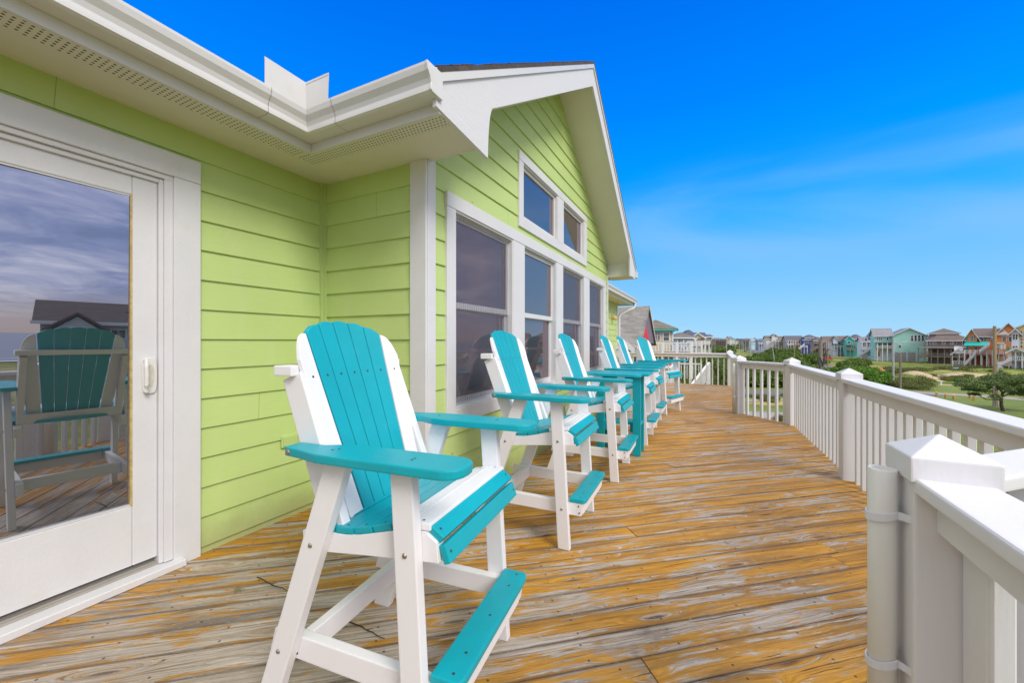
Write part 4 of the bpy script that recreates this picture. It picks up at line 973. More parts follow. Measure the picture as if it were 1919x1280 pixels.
class Hs:
    """a house about column pc at depth t; sizes given by sight lines in that plane"""
    def __init__(s, pc, t, label, yaw=0, group=None, name='stilt_house', world=None, cat='house'):
        s.pc, s.t, s.k = pc, t, t/F; s.th = math.atan((pc-CX)/F)*.88 if world is None else 0; s.kx = s.k*cos(s.th)
        p = P(pc, t, GZ)
        s.e = empty(name, (p.x, p.y, GZ), (YAW-s.th+R(yaw)*.7) if world is None else world, label=label, cat=cat, group=group)
    def X(s, px): return (px-s.pc)*s.kx
    def Z(s, py): return H-(py-CY)*s.k-GZ
    def part(s, name, mb, mat, parent=None, **k): return mb.build(name, mat, parent or s.e, **k)
    def body(s, x0, x1, ye, yr, dep, back=0, roof='gx', wc=(.5, .5, .5), rc=(.1, .09, .09), yb=None, ov=.5, name='wall', trim=True):
        a, b_ = s.X(x0), s.X(x1); ze, zr = s.Z(ye), s.Z(yr); z0 = s.Z(yb) if yb else -.3
        mb = MB(); mb.box(a, b_, back, back+dep, z0, ze)
        mid = (a+b_)/2
        if roof == 'gy': mb.add([(a, back, ze), (b_, back, ze), (mid, back, zr-.1), (a, back+dep, ze), (b_, back+dep, ze), (mid, back+dep, zr-.1)], [(0, 1, 2), (5, 4, 3), (0, 2, 5, 3), (1, 4, 5, 2)])
        if roof == 'gx': mb.add([(a, back, ze), (a, back+dep, ze), (a, back+dep/2, zr-.1), (b_, back, ze), (b_, back+dep, ze), (b_, back+dep/2, zr-.1)], [(0, 1, 2), (5, 4, 3), (0, 2, 5, 3), (1, 4, 5, 2)])
        s.part(name, mb, wmat(wc))
        rb = MB(); th = .18
        if roof == 'gy':
            sl2 = (zr-ze)/((b_-a)/2); dx = ov; y0, y1 = back-ov, back+dep+ov
            for sg, e in ((-1, a-dx), (1, b_+dx)):
                zz = ze-sl2*dx; rb.add([(e, y0, zz), (e, y1, zz), (mid, y1, zr), (mid, y0, zr), (e, y0, zz+th), (e, y1, zz+th), (mid, y1, zr+th), (mid, y0, zr+th)],
                    [(0, 1, 2, 3), (4, 5, 6, 7), (0, 1, 5, 4), (1, 2, 6, 5), (2, 3, 7, 6), (3, 0, 4, 7)])
        elif roof == 'gx':
            sl2 = (zr-ze)/(dep/2); my = back+dep/2
            for e in (back-ov, back+dep+ov):
                zz = ze-sl2*ov; rb.add([(a-ov, e, zz), (b_+ov, e, zz), (b_+ov, my, zr), (a-ov, my, zr), (a-ov, e, zz+th), (b_+ov, e, zz+th), (b_+ov, my, zr+th), (a-ov, my, zr+th)],
                    [(0, 1, 2, 3), (4, 5, 6, 7), (0, 1, 5, 4), (1, 2, 6, 5), (2, 3, 7, 6), (3, 0, 4, 7)])
        elif roof == 'hip':
            w_ = b_-a; d_ = dep; i_ = min(w_, d_)/2*.98; x0_, x1_, y0, y1 = a-ov, b_+ov, back-ov, back+dep+ov
            if w_ >= d_: r0, r1 = (a+i_, back+d_/2, zr), (b_-i_, back+d_/2, zr)
            else: r0, r1 = (mid, back+i_, zr), (mid, back+d_-i_, zr)
            rb.add([(x0_, y0, ze), (x1_, y0, ze), (x1_, y1, ze), (x0_, y1, ze), (x0_, y0, ze+th), (x1_, y0, ze+th), (x1_, y1, ze+th), (x0_, y1, ze+th), r0, r1],
                   [(0, 3, 2, 1), (0, 1, 5, 4), (1, 2, 6, 5), (2, 3, 7, 6), (3, 0, 4, 7)]+([(4, 5, 9, 8), (5, 6, 9), (6, 7, 8, 9), (7, 4, 8)] if w_ >= d_ else [(4, 5, 8), (5, 6, 9, 8), (6, 7, 9), (7, 4, 8, 9)]))
        else:
            rb.box(a-.1, b_+.1, back-.1, back+dep+.1, ze, ze+.25)
        s.part('roof', rb, rmat(rc))
        if trim and roof in ('gy',):
            tm = MB(); sl2 = (zr-ze)/((b_-a)/2)
            for sg, e in ((-1, a-ov), (1, b_+ov)):
                zz = ze-sl2*ov; y0 = back-ov
                tm.add([(e, y0-.04, zz-.12), (e, y0-.01, zz-.12), (mid, y0-.01, zr-.12), (mid, y0-.04, zr-.12), (e, y0-.04, zz+th+.02), (e, y0-.01, zz+th+.02), (mid, y0-.01, zr+th+.02), (mid, y0-.04, zr+th+.02)],
                    [(0, 1, 2, 3), (4, 5, 6, 7), (0, 1, 5, 4), (1, 2, 6, 5), (2, 3, 7, 6), (3, 0, 4, 7)])
            s.part('roof_trim', tm, 'wht')
        elif trim:
            tm = MB(); y0 = back-ov-.05; zz = ze-(0 if roof != 'gx' else (zr-ze)/(dep/2)*ov)
            tm.box(a-ov, b_+ov, y0, y0+.045, zz-.12, zz+.14); s.part('roof_trim', tm, 'wht')
        return s
    def win(s, x0, y0, x1, y1, back=0, frame='wht', n=1, arch=False):
        a, b_, z0, z1 = s.X(x0), s.X(x1), s.Z(y1), s.Z(y0); w_ = (b_-a)/n
        for i in range(n):
            f = MB(); x_ = a+i*w_; g_ = .0 if n == 1 else w_*.06; e = min(.14, w_*.16)
            f.box(x_+g_, x_+w_-g_, back-.08, back+.02, z0, z1); o = s.part('window', f, frame)
            p = MB(); zm = (z0+z1)/2
            p.box(x_+g_+e, x_+w_-g_-e, back-.10, back-.07, z0+e, zm-.03); p.box(x_+g_+e, x_+w_-g_-e, back-.10, back-.07, zm+.03, z1-e); s.part('pane', p, 'far_glass', o)
        return s
    def side_win(s, xs, y0, y1, ya, yb, sgn=1):
        x_ = s.X(xs); z0, z1 = s.Z(y1), s.Z(y0); f = MB(); f.box(min(x_-.02*sgn, x_+.08*sgn), max(x_-.02*sgn, x_+.08*sgn), ya, yb, z0, z1); o = s.part('window', f, 'wht')
        p = MB(); p.box(min(x_+.07*sgn, x_+.10*sgn), max(x_+.07*sgn, x_+.10*sgn), ya+.12, yb-.12, z0+.12, z1-.12); s.part('pane', p, 'far_glass', o); return s
    def blk(s, name, x0, x1, y0, y1, f0, f1, mat, z=None):
        mb = MB(); mb.box(s.X(x0), s.X(x1), f0, f1, s.Z(y1), s.Z(y0)); s.part(name, mb, mat); return s
    def porch(s, x0, x1, py, dep, back=0, mat='wht', posts=4, ground=True, top=None, rail=True, solid=False):
        a, b_, z = s.X(x0), s.X(x1), s.Z(py); y0 = back-dep
        mb = MB(); mb.box(a, b_, y0, back, z-.25, z); s.part('porch', mb, mat if mat == 'timber' else 'timber')
        if rail:
            mb = MB(); mb.box(a, b_, y0, y0+.08, z+.95, z+1.05); mb.box(a, b_, y0, y0+.06, z+.08, z+.15); mb.box(a, a+.08, y0, back, z+.95, z+1.05); mb.box(b_-.08, b_, y0, back, z+.95, z+1.05)
            n = max(6, int((b_-a)/.28))
            for k in range(n+1): x_ = a+(b_-a)*k/n; mb.box(x_-.045, x_+.045, y0+.01, y0+.06, z+.1, z+1)
            for xx in (a+.02, b_-.06):
                n2 = max(2, int(dep/.3))
                for k in range(n2): mb.box(xx, xx+.04, y0+dep*k/n2, y0+dep*k/n2+.08, z+.1, z+1)
            s.part('railing', mb, mat)
        zt = s.Z(top) if top else z+1.1
        for k in range(posts):
            x_ = a+.12+(b_-a-.24)*k/max(1, posts-1); mb = MB(); mb.box(x_-.12, x_+.12, y0-.02, y0+.22, -.2 if ground else z-.3, zt); s.part('post', mb, mat)
        return s
    def stairs(s, x0, y0, x1, y1, back, wd=1.3, mat='wht'):
        """flight from (x0,y0) high to (x1,y1) low, running across the front"""
        a, za, b_, zb_ = s.X(x0), s.Z(y0), s.X(x1), s.Z(y1); n = max(5, int(abs(za-zb_)/.19)); mb = MB()
        for k in range(n):
            f = (k+.5)/n; x_, z = a+(b_-a)*f, za+(zb_-za)*f; hw = abs(b_-a)/n*.6; mb.box(x_-hw, x_+hw, back-wd, back, z-.05, z)
        for yy in (back-wd, back-.06):
            mb.add([(a, yy, za-.35), (b_, yy, zb_-.35), (b_, yy, zb_+.05), (a, yy, za+.05), (a, yy+.06, za-.35), (b_, yy+.06, zb_-.35), (b_, yy+.06, zb_+.05), (a, yy+.06, za+.05)],
                   [(0, 1, 2, 3), (7, 6, 5, 4), (0, 4, 5, 1), (1, 5, 6, 2), (2, 6, 7, 3), (3, 7, 4, 0)])
        s.part('stairs', mb, 'timber' if mat == 'timber' else 'concrete')
        mb = MB()
        for yy in (back-wd, back-.06):
            mb.add([(a, yy, za+.9), (b_, yy, zb_+.9), (b_, yy, zb_+1.03), (a, yy, za+1.03), (a, yy+.06, za+.9), (b_, yy+.06, zb_+.9), (b_, yy+.06, zb_+1.03), (a, yy+.06, za+1.03)],
                   [(0, 1, 2, 3), (7, 6, 5, 4), (0, 4, 5, 1), (1, 5, 6, 2), (2, 6, 7, 3), (3, 7, 4, 0)])
            m_ = n*2
            for k in range(m_): f = (k+.5)/m_; x_, z = a+(b_-a)*f, za+(zb_-za)*f; mb.box(x_-.04, x_+.04, yy+.01, yy+.05, z, z+.95)
        s.part('stair_railing', mb, mat); return s
GR, DGR, BRN, WB = (.27, .27, .29), (.13, .13, .155), (.17, .135, .115), (.20, .175, .165)
TEAL = (.30, .55, .47)
h = Hs(1700, 147, 'pale sea green gabled house with three grey garage doors, right of the white stair house', yaw=4)
h.body(1675, 1734, 629.5, 616, 17, 0, 'gy', TEAL, GR, ov=.6).body(1643, 1676, 630, 615.5, 12, 2.5, 'gx', TEAL, GR)
h.blk('trim_band', 1675, 1734.2, 642.6, 643.6, -.06, 0, 'wht').win(1706, 629, 1730, 640.5, n=4).win(1685, 647, 1690, 653.5).win(1727, 647.5, 1732.5, 652)
for a, b_ in ((1676.5, 1685.5), (1688, 1699), (1701.5, 1715)): h.blk('garage_door', a, b_, 661.5, 679, -.05, .02, 'garage')
for a in (1675, 1686.8, 1700.2, 1716): h.blk('corner_trim', a-.5, a+.6, 660, 679.5, -.09, -.055, 'wht')
h.win(1647, 631, 1658, 638.5, 2.5, n=3).win(1665, 631, 1670, 638.5, 2.5)
h.porch(1646, 1674.5, 654, 3.4, 2.5, 'wht', 4, top=643.5); h.blk('porch_roof', 1645, 1675.2, 642.3, 643.6, -1.1, 2.5, rmat(GR)); h.win(1650, 644.5, 1655, 652, 2.5).win(1666, 644.5, 1672, 652, 2.5)
h.blk('lower_wall', 1643, 1675, 655, 679, 2.35, 2.48, 'wht'); h.win(1649, 660, 1653, 670, 2.3).blk('entrance', 1655.5, 1659.5, 662, 679, 2.42, 2.52, 'void')
h = Hs(1776, 133, 'weathered brown shingled house with a wide hipped roof and wrap porch', yaw=-5)
h.body(1746, 1797, 626, 615.5, 10, 3, 'hip', WB, BRN).body(1743, 1816, 640, 621.5, 15, 0, 'hip', WB, BRN, ov=.8)
rb = MB(); a, b_ = h.X(1722), h.X(1816); z0, z1 = h.Z(654), h.Z(649.2)
rb.add([(a, -3.6, z0), (b_, -3.6, z0), (b_, -3.6, z0+.15), (a, -3.6, z0+.15), (a+2, 0.3, z1), (b_, 0.3, z1), (a+2, .3, z1-.1), (b_, .3, z1-.1)], [(0, 1, 2, 3), (3, 2, 5, 4), (0, 6, 7, 1), (0, 3, 4, 6), (1, 7, 5, 2)]); h.part('porch_roof', rb, rmat(BRN))
h.win(1745, 639.7, 1750.5, 646.8).win(1751, 639, 1757, 647).win(1766, 640, 1772.5, 647.3).win(1780, 640, 1792, 647.3, n=2).win(1800.5, 640, 1809.5, 648).win(1757, 627, 1764, 632, 3)
h.porch(1724, 1816, 669, 3.2, 0, 'timber', 9, top=654); h.win(1750, 656.5, 1763, 667, n=2, frame='timber').win(1784, 656.5, 1793, 667, frame='timber'); h.stairs(1744, 664, 1722, 675, -3.3, mat='timber')
h.blk('shutter', 1769, 1781, 656.5, 667.5, -.05, 0, 'garage')
# orange
ORG = (.95, .29, .10)
h = Hs(1860, 112, 'bright orange gabled house with turquoise awning and white stairs', yaw=-8)
h.body(1815, 1834, 631.5, 617.5, 12, -1.5, 'gy', ORG, BRN, ov=.7).body(1833, 1868, 630.5, 616.5, 12, 0, 'gx', (.80, .27, .11), BRN, ov=.7).body(1866, 1906, 628, 607.5, 14, -1, 'gy', ORG, BRN, ov=.8)
tm = MB(); tm.add([(h.X(1866), -1.9, h.Z(629)), (h.X(1880), -1.9, h.Z(621)), (h.X(1889), -1.9, h.Z(629)), (h.X(1866), -1.8, h.Z(629)), (h.X(1880), -1.8, h.Z(621)), (h.X(1889), -1.8, h.Z(629))], [(0, 1, 2), (5, 4, 3), (0, 3, 4, 1), (1, 4, 5, 2), (2, 5, 3, 0)]); h.part('gable_lattice', tm, 'wht')
h.win(1822.5, 630.5, 1831, 639.5, -1.5, n=3).win(1839.5, 632, 1846, 639, n=1).win(1854, 633.5, 1861, 641, n=2).win(1875.5, 632, 1883.5, 641.5, -1).win(1885.5, 632, 1894, 641.5, -1).win(1829, 651.5, 1835, 659, -1.5).win(1837.5, 651.5, 1843.5, 659)
for a in (1834.8, 1846.5): h.blk('shutter', a, a+3, 632, 640, -.08, 0, 'awn')
h.blk('shutter', 1815.5, 1818.5, 633, 640, -1.58, -1.5, 'awn'); h.blk('shutter', 1884, 1888, 651, 659, -1.08, -1, 'awn'); h.blk('corner_panel', 1815.5, 1819, 648, 658.5, -1.57, -1.5, 'awn')
aw = MB(); a, b_ = h.X(1814), h.X(1853.5); aw.add([(a-.3, -4.0, h.Z(648.6)), (b_+.3, -4.0, h.Z(648.6)), (b_, -1.5, h.Z(641.5)), (a, -1.5, h.Z(641.5)), (a-.3, -4.0, h.Z(649.2)), (b_+.3, -4.0, h.Z(649.2)), (b_, -1.5, h.Z(643)), (a, -1.5, h.Z(643))], [(0, 1, 2, 3), (7, 6, 5, 4), (0, 4, 5, 1), (1, 5, 6, 2), (3, 2, 6, 7), (0, 3, 7, 4)]); h.part('awning', aw, 'awn')
h.porch(1812, 1880, 664, 4, -1, 'wht', 8); h.stairs(1856, 648.5, 1838, 663, -5, mat='wht'); h.stairs(1832, 665, 1812, 689, -5.2, mat='wht')
h.blk('lower_wall', 1815, 1852, 668, 690, -1.9, -1.6, 'brickred'); h.blk('lower_wall', 1866, 1906, 662, 690, -1.2, -1.05, wmat((.70, .42, .36))); h.blk('opening', 1845, 1851, 668, 674, -1.95, -1.85, 'void')
for a in (1822.5, 1829.5, 1842.5, 1853): h.blk('column', a, a+1.8, 667, 690, -3.8, -3.3, 'wht')
h = Hs(1915, 98, 'cream and pale grey house at the right edge with tall stacked windows', yaw=-10)
h.body(1908, 1950, 614, 605, 12, 0, 'gy', (.62, .50, .26), BRN).body(1898.5, 1910.5, 623.5, 617.5, 8, -1, 'gy', (.60, .62, .70), BRN, ov=.6)
h.win(1900.5, 627, 1904.3, 637.5, -1).win(1905, 627, 1908.8, 637.5, -1).win(1900.5, 649, 1904, 653, -1).win(1905, 649, 1908.5, 653, -1)
for k in range(5): h.win(1912.5, 621+k*6.6, 1917, 626.4+k*6.6).win(1919, 621+k*6.6, 1924, 626.4+k*6.6)
h.body(1893, 1922, 660.5, 653.5, 5, -6, 'gy', (.6, .6, .6), BRN, yb=659.5, ov=.6, name='porch_gable')
h.porch(1894, 1940, 676, 5, -1, 'wht', 5, top=660.5); h.stairs(1901, 676, 1878, 688, -6, mat='wht'); h.stairs(1876, 688, 1890, 700, -7.4, mat='wht')
h.blk('lower_wall', 1912, 1948, 660, 700, -.9, -.3, wmat((.45, .42, .40)))
h = Hs(1797, 115, 'small white open gazebo with steep gabled roof, in front of the brown house', name='gazebo', cat='gazebo', yaw=-8)
for a in (1786.5, 1798, 1806.5): h.blk('post', a-.6, a+.6, 664, 691, -1.2, -1.0, 'wht')
for a in (1786.5, 1806.5): h.blk('post', a-.6, a+.6, 664, 691, 1.4, 1.6, 'wht')
h.body(1785.5, 1807.5, 664, 655, 2.9, -1.25, 'gy', (.72, .71, .70), (.62, .62, .62), yb=663, ov=.35); h.body(1791, 1803, 656.5, 651, 2.2, -.7, 'gx', (.72, .71, .70), (.62, .62, .62), yb=658, ov=.2)
h.porch(1786, 1807, 684, .4, -1, 'wht', 2)
h = Hs(1632, 168, 'white house with two long front staircases, left of the pale sea green house', yaw=6)
h.body(1616, 1650, 641.5, 633, 10, 0, 'gx', (.62, .60, .62), GR).body(1634, 1650, 631, 621, 10, 1, 'gy', (.55, .50, .56), GR)
h.win(1618, 643.5, 1634, 651, n=4).win(1637, 642.5, 1642, 652).win(1621, 635, 1627, 640.5, .2); h.porch(1614, 1646, 657, 3, 0, 'wht', 5, top=641.5); h.stairs(1626, 658, 1606, 671, -3.2); h.stairs(1648, 664, 1622, 674, -5); h.blk('lower_wall', 1617, 1650, 659, 674, -.12, -.02, 'wht')
TQ = (.03, .50, .46)
h = Hs(1600, 190, 'vivid turquoise house with hipped brown grey roof and balconies', yaw=5)
h.body(1597, 1618, 636, 627.5, 11, 1, 'hip', TQ, DGR).body(1586, 1599, 637, 630.5, 9, 0, 'gy', TQ, BRN)
h.win(1601, 638, 1606, 643).win(1609, 638, 1613, 643).win(1589, 640, 1595, 645).porch(1584, 1617, 647, 2, 0, 'timber', 4).porch(1584, 1616, 656, 2.6, 0, 'timber', 5); h.win(1600, 649.5, 1604, 655.5).win(1608, 649, 1614, 655, n=2)
h = Hs(1566, 200, 'white beach house with brown roof, left of the turquoise house', yaw=8)
h.body(1546, 1568, 640.5, 631.5, 10, 1, 'gx', (.58, .56, .62), BRN).body(1568, 1590, 640, 631, 12, 2, 'gx', (.50, .56, .62), BRN).body(1562, 1570, 637, 632, 6, -.5, 'gy', (.60, .66, .74), BRN)
h.win(1550, 643, 1554, 648).win(1559, 643, 1563, 648).win(1572, 642, 1577, 647, 2).win(1580, 642, 1583, 647, 2).porch(1562, 1590, 652, 2, 0, 'wht', 6, top=646); h.blk('porch_roof', 1561, 1584, 645.5, 647, -2.3, 0, rmat(DGR)); h.stairs(1590, 655, 1574, 665, -2.2, mat='timber')
h = Hs(1534, 205, 'weathered brown stilt house, dark decks, behind the thick utility pole', yaw=8)
h.body(1527, 1546, 640, 632.5, 10, 1, 'hip', (.26, .21, .20), BRN).porch(1524, 1546, 645, 2.5, 1, 'timber', 4).porch(1520, 1546, 653, 3.5, 1, 'timber', 5); h.win(1531, 641, 1535, 645, 1).win(1539, 641, 1543, 645, 1); h.stairs(1531, 652, 1517, 660, -2.6, mat='timber')
h = Hs(1518, 230, 'dark blue house with white balconies and grey hipped roof', yaw=8)
h.body(1511, 1533, 634.5, 628, 12, 2, 'hip', (.10, .14, .33), DGR).body(1506, 1519, 638.5, 635, 10, 0, 'hip', (.05, .09, .30), DGR)
h.win(1508, 640, 1511.5, 645).win(1513, 640, 1516, 645).win(1521, 637, 1526, 641, 2, n=2); h.porch(1518, 1531, 646, 2, 1, 'wht', 4, top=636).porch(1500, 1512, 652, 3, 0, 'wht', 3); h.stairs(1506, 648, 1496, 656, -3.2)
h = Hs(1489, 240, 'tan house under a long slate grey roof', yaw=10)
h.body(1474, 1505, 639, 630.5, 11, 0, 'gx', (.34, .30, .28), DGR); h.win(1477, 641, 1482, 646).win(1486, 641, 1491, 646).win(1496, 641, 1501, 646); h.porch(1476, 1504, 648, 2.5, 0, 'wht', 7, top=639.5); h.blk('lower_wall', 1492, 1504, 643, 654, -.3, -.1, wmat((.62, .38, .12)))
h = Hs(1469, 252, 'butter yellow house between the white tower house and the tan one', yaw=10)
h.body(1461, 1476, 636, 631.5, 10, 0, 'gx', (.66, .55, .22), BRN); h.win(1463, 638, 1466, 642).win(1469, 638, 1473, 642); h.porch(1461, 1474, 645, 2, 0, 'timber', 4)
h = Hs(1450, 255, 'tall white house with stepped shed roofs and balconies', yaw=10)
h.body(1447, 1459, 631.5, 627.5, 8, 0, 'gy', (.62, .58, .56), BRN).body(1437, 1448, 636, 630.5, 9, .5, 'gx', (.60, .56, .54), BRN).body(1458, 1464, 637, 634, 9, .5, 'gx', (.60, .56, .54), BRN)
h.win(1452, 630, 1455, 632.5).win(1443, 636, 1446, 639, .5).win(1458.5, 636, 1461, 639, .5).porch(1446, 1463, 642, 2, 0, 'wht', 4).porch(1448, 1464, 647, 2, 0, 'wht', 4); h.win(1449, 638.5, 1453, 641.5, 0).win(1455, 638.5, 1459, 641.5, 0)
h = Hs(1430, 330, 'slate blue house in the distance right of the pale aqua one', yaw=10)
h.body(1421, 1437, 639, 635.8, 12, 0, 'hip', (.22, .25, .38), DGR); h.win(1424, 640, 1427, 643).win(1430, 640, 1433, 643).porch(1422, 1436, 646, 2, 0, 'wht', 4)
h = Hs(1415, 350, 'pale aqua far house beside the brown block of flats', yaw=10)
h.body(1409, 1421, 640, 637, 12, 0, 'gx', (.50, .62, .62), (.36, .40, .42)); h.blk('wall_panel', 1410, 1420, 642.5, 646.5, -.3, -.05, wmat((.25, .62, .58))); h.win(1412, 640.3, 1415, 642.2)
def flats(pc, x0, x1, ye, yr, yb, t, label):
    h = Hs(pc, t, label, yaw=12, name='apartment_block', cat='apartment block'); h.body(x0, x1, ye, yr, 16, 0, 'hip', (.27, .24, .25), DGR, yb=None)
    n = int((x1-x0)/3.6)
    for r_ in range(3):
        for k in range(n): a = x0+1+k*(x1-x0-2)/n; h.win(a+.6, ye+1+r_*3.4, a+2.3, ye+3+r_*3.4, frame='timber')
        h.blk('balcony', x0+1, x1-1, ye+3.4+r_*3.4, ye+3.9+r_*3.4, -1.6, 0, 'timber')
    for k in range(n+1): a = x0+1+k*(x1-x0-2)/n; h.blk('post', a-.25, a+.25, ye+.5, 654, -1.7, -1.4, 'timber')
    return h
flats(1348, 1334, 1363, 636.3, 634.2, 650, 300, 'grey brown apartment block, the left one of two in the distance')
flats(1404, 1392, 1413, 636.6, 634.8, 650, 380, 'grey brown apartment block, the right one of two in the distance')
h = Hs(1326, 118, 'mint green and white house with a raised wooden deck, partly behind the yellow gable', yaw=10)
h.body(1319, 1334, 632, 628.5, 9, 0, 'gx', (.40, .56, .44), DGR); h.win(1322.5, 634.5, 1329, 639.5, n=2).win(1330, 634.5, 1333, 639.5).porch(1318, 1337, 646, 3, 0, 'timber', 4); h.blk('wall_band', 1319, 1334.3, 640.5, 641.3, -.05, .02, 'wht')
h = Hs(1306, 112, 'pale yellow gabled house with steep slate roof and screened porch', yaw=8)
h.body(1283, 1311, 632, 618, 12, 3, 'hip', (.60, .56, .38), (.10, .11, .15)).body(1296, 1320, 634, 625.5, 9, 0, 'gy', (.68, .60, .36), (.15, .22, .30), ov=.5).body(1310, 1325, 632, 624.5, 9, 2, 'gx', (.62, .60, .50), (.10, .11, .15))
h.win(1307, 635, 1317, 645, n=2, frame='timber'); h.blk('screen_porch', 1306, 1318.5, 634.8, 645.5, -.12, -.02, 'timber'); h.porch(1300, 1326, 647, 3, 0, 'wht', 5)
h = Hs(1282, 80, 'light grey house with a low grey hipped roof and three small windows', yaw=5)
h.body(1262, 1297, 634.5, 623.2, 12, 0, 'hip', (.42, .43, .47), (.17, .165, .15), ov=.5).body(1290, 1304, 635, 631, 6, 2, 'gx', (.50, .50, .50), (.17, .165, .15))
h.win(1270.5, 636.5, 1275.5, 643).win(1281, 636.5, 1286, 643).win(1292.5, 636.5, 1299, 645, 1.9, n=1)
h.porch(1286, 1312, 650, 3, 1, 'wht', 4)
# tan house with aqua fascia and its white deck, seen over the end railing
h = Hs(1246, 45, 'tan house with brown hipped roof and turquoise fascia, above a white railed deck', yaw=6)
h.body(1202, 1262, 620, 598.5, 4.2, 0, 'hip', (.50, .42, .27), (.19, .165, .13), ov=.45, trim=False)
h.blk('fascia', 1197.5, 1267.5, 618.4, 620.9, -.52, -.44, 'awn')
fm = MB(); fm.box(h.X(1262)+.44, h.X(1262)+.49, -.5, 4.6, h.Z(620.9), h.Z(618.4)); h.part('fascia', fm, 'awn')
h.win(1242, 622.5, 1256, 641.5).win(1227, 621, 1238, 638.5, -.02, n=2); h.blk('corner_trim', 1259.5, 1262.2, 621, 641, -.05, .05, 'wht')
h.porch(1210, 1289, 660, 2.6, 0, 'wht', 4, top=642)
for (fx_, ty, rz) in ((1256, -1.3, 200), (1268, -1.4, 170), (1278, -1.2, 190)):
    o = copy_tree(chair); q = h.e.matrix_basis @ Vector((h.X(fx_), ty, h.Z(660)+.01)); o.location = q; o.rotation_euler = (0, 0, R(rz))
    tag(o, {1256: 'left one of three turquoise chairs behind the railing of the tan house deck', 1268: 'middle one of three turquoise chairs behind the railing of the tan house deck', 1278: 'right one of three turquoise chairs behind the railing of the tan house deck'}[fx_], 'chair', 'turquoise chairs on the neighbouring deck')
# steep gabled house next door, aligned with the green one
e = empty('gabled_house', (-4.03, 31.2, GZ), 0, label='steep grey shingled house with a red panel in its purple gable, next door', cat='house')
def ep(name, mb, mat, **k): return mb.build(name, mat, e, **k)
zr, zl = 3.93-GZ, 1.12-GZ; hw = 4.2
M['nbroof'] = shingle('neighbour_shingle', (.25, .24, .215), .55)
mb = MB(); mb.box(-11, -.26, -hw+.5, hw-.5, -.5, zl+.25); ep('wall', mb, wmat((.22, .24, .38)))
mb = MB(); mb.add([(-.10, -hw+.15, zl), (-.10, hw-.2, zl), (-.10, 0, zr-.15), (-.25, -hw+.15, zl), (-.25, hw-.2, zl), (-.25, 0, zr-.15)], [(0, 1, 2), (5, 4, 3), (0, 3, 4, 1), (1, 4, 5, 2), (2, 5, 3, 0)]); ep('gable', mb, wmat((.15, .11, .16)))
mb = MB(); mb.add([(-.09, -hw+.1, zl), (-.09, .5, zl-.02), (-.09, -hw*.42, zr-.42*(zr-zl)-.18), (-.03, -hw+.1, zl), (-.03, .5, zl-.02), (-.03, -hw*.42, zr-.42*(zr-zl)-.18)], [(0, 1, 2), (5, 4, 3), (0, 3, 4, 1), (1, 4, 5, 2), (2, 5, 3, 0)]); ep('gable_panel', mb, 'red')
for s_ in (-1, 1):
    mb = MB(); q = [(0, zr), (s_*hw, zl-.05), (s_*hw, zl-.2), (0, zr-.16)]; mb.prism(q, -11, 0, 'x'); ep('roof', mb, 'nbroof')
    mb = MB(); q = [(0, zr+.02), (s_*(hw+.02), zl-.04), (s_*(hw+.02), zl-.2), (0, zr-.14)]; mb.prism(q, .003, .05, 'x'); ep('rake_board', mb, 'wht' if s_ > 0 else 'nbroof')
# lower front wing with its own gable
mb = MB(); x1 = -4.3+4.03; wy0, wy1 = -7.2, -3.2
mb.box(x1-3.6, x1, wy0, wy1, -.5, 1.05-GZ); mb.add([(x1, wy0, 1.05-GZ), (x1-1.8, wy0, 2.5-GZ), (x1-3.6, wy0, 1.05-GZ), (x1, wy1, 1.05-GZ), (x1-1.8, wy1, 2.5-GZ), (x1-3.6, wy1, 1.05-GZ)], [(0, 1, 2), (5, 4, 3), (0, 3, 4, 1), (1, 4, 5, 2)]); ep('wing_wall', mb, wmat((.24, .27, .44)))
for s_ in (-1, 1):
    xm = x1-1.8; mb = MB(); q = [(xm, 2.66-GZ), (xm+s_*2.2, .88-GZ), (xm+s_*2.2, .74-GZ), (xm, 2.50-GZ)]; mb.prism(q, wy0-.3, wy1+1.2, 'y'); ep('roof', mb, 'nbroof')
    mb = MB(); q = [(xm, 2.70-GZ), (xm+s_*2.24, .89-GZ), (xm+s_*2.24, .55-GZ), (xm, 2.36-GZ)]; mb.prism(q, wy0-.36, wy0-.303, 'y'); ep('rake_board', mb, 'wht')
mb = MB(); mb.box(x1-.12, x1+.06, wy0-.12, wy0+.05, -.4, .75-GZ); ep('corner_trim', mb, 'wht')
mb = MB(); mb.box(x1-.02, x1+.05, -5.6, -4.6, -.9-GZ, .4-GZ); o_ = ep('window', mb, 'wht'); mb = MB(); mb.box(x1+.04, x1+.07, -5.5, -4.7, -.8-GZ, .3-GZ); mb.build('pane', 'far_glass', o_)
# its lower white-railed deck and stair
mb = MB(); dz = -1.15-GZ
mb.box(x1+.1, 2.1, -8.5, -2.0, dz-.2, dz); ep('porch', mb, 'timber')
mb = MB()
def rl(ax, ay, bx_, by_, za, zb_):
    a, b_ = Vector((ax, ay, za)), Vector((bx_, by_, zb_)); mb.bar(a+Vector((0, 0, 1.0)), b_+Vector((0, 0, 1.0)), .12, .07)
    n = max(3, int((b_-a).length/.16))
    for k in range(n+1): p = a.lerp(b_, k/n); mb.bar(p+Vector((0, 0, .03)), p+Vector((0, 0, 1.0)), .045, .045, (1, 0, 0))
rl(x1+.1, -8.5, 2.1, -8.5, dz, dz); rl(2.1, -8.5, 2.1, -2, dz, dz); rl(2.25, -8.4, 4.0, -3.6, dz-2.2, dz+.1); rl(1.9, -3.5, 3.6, -3.5, dz, dz)
ep('porch_railing', mb, 'wht')
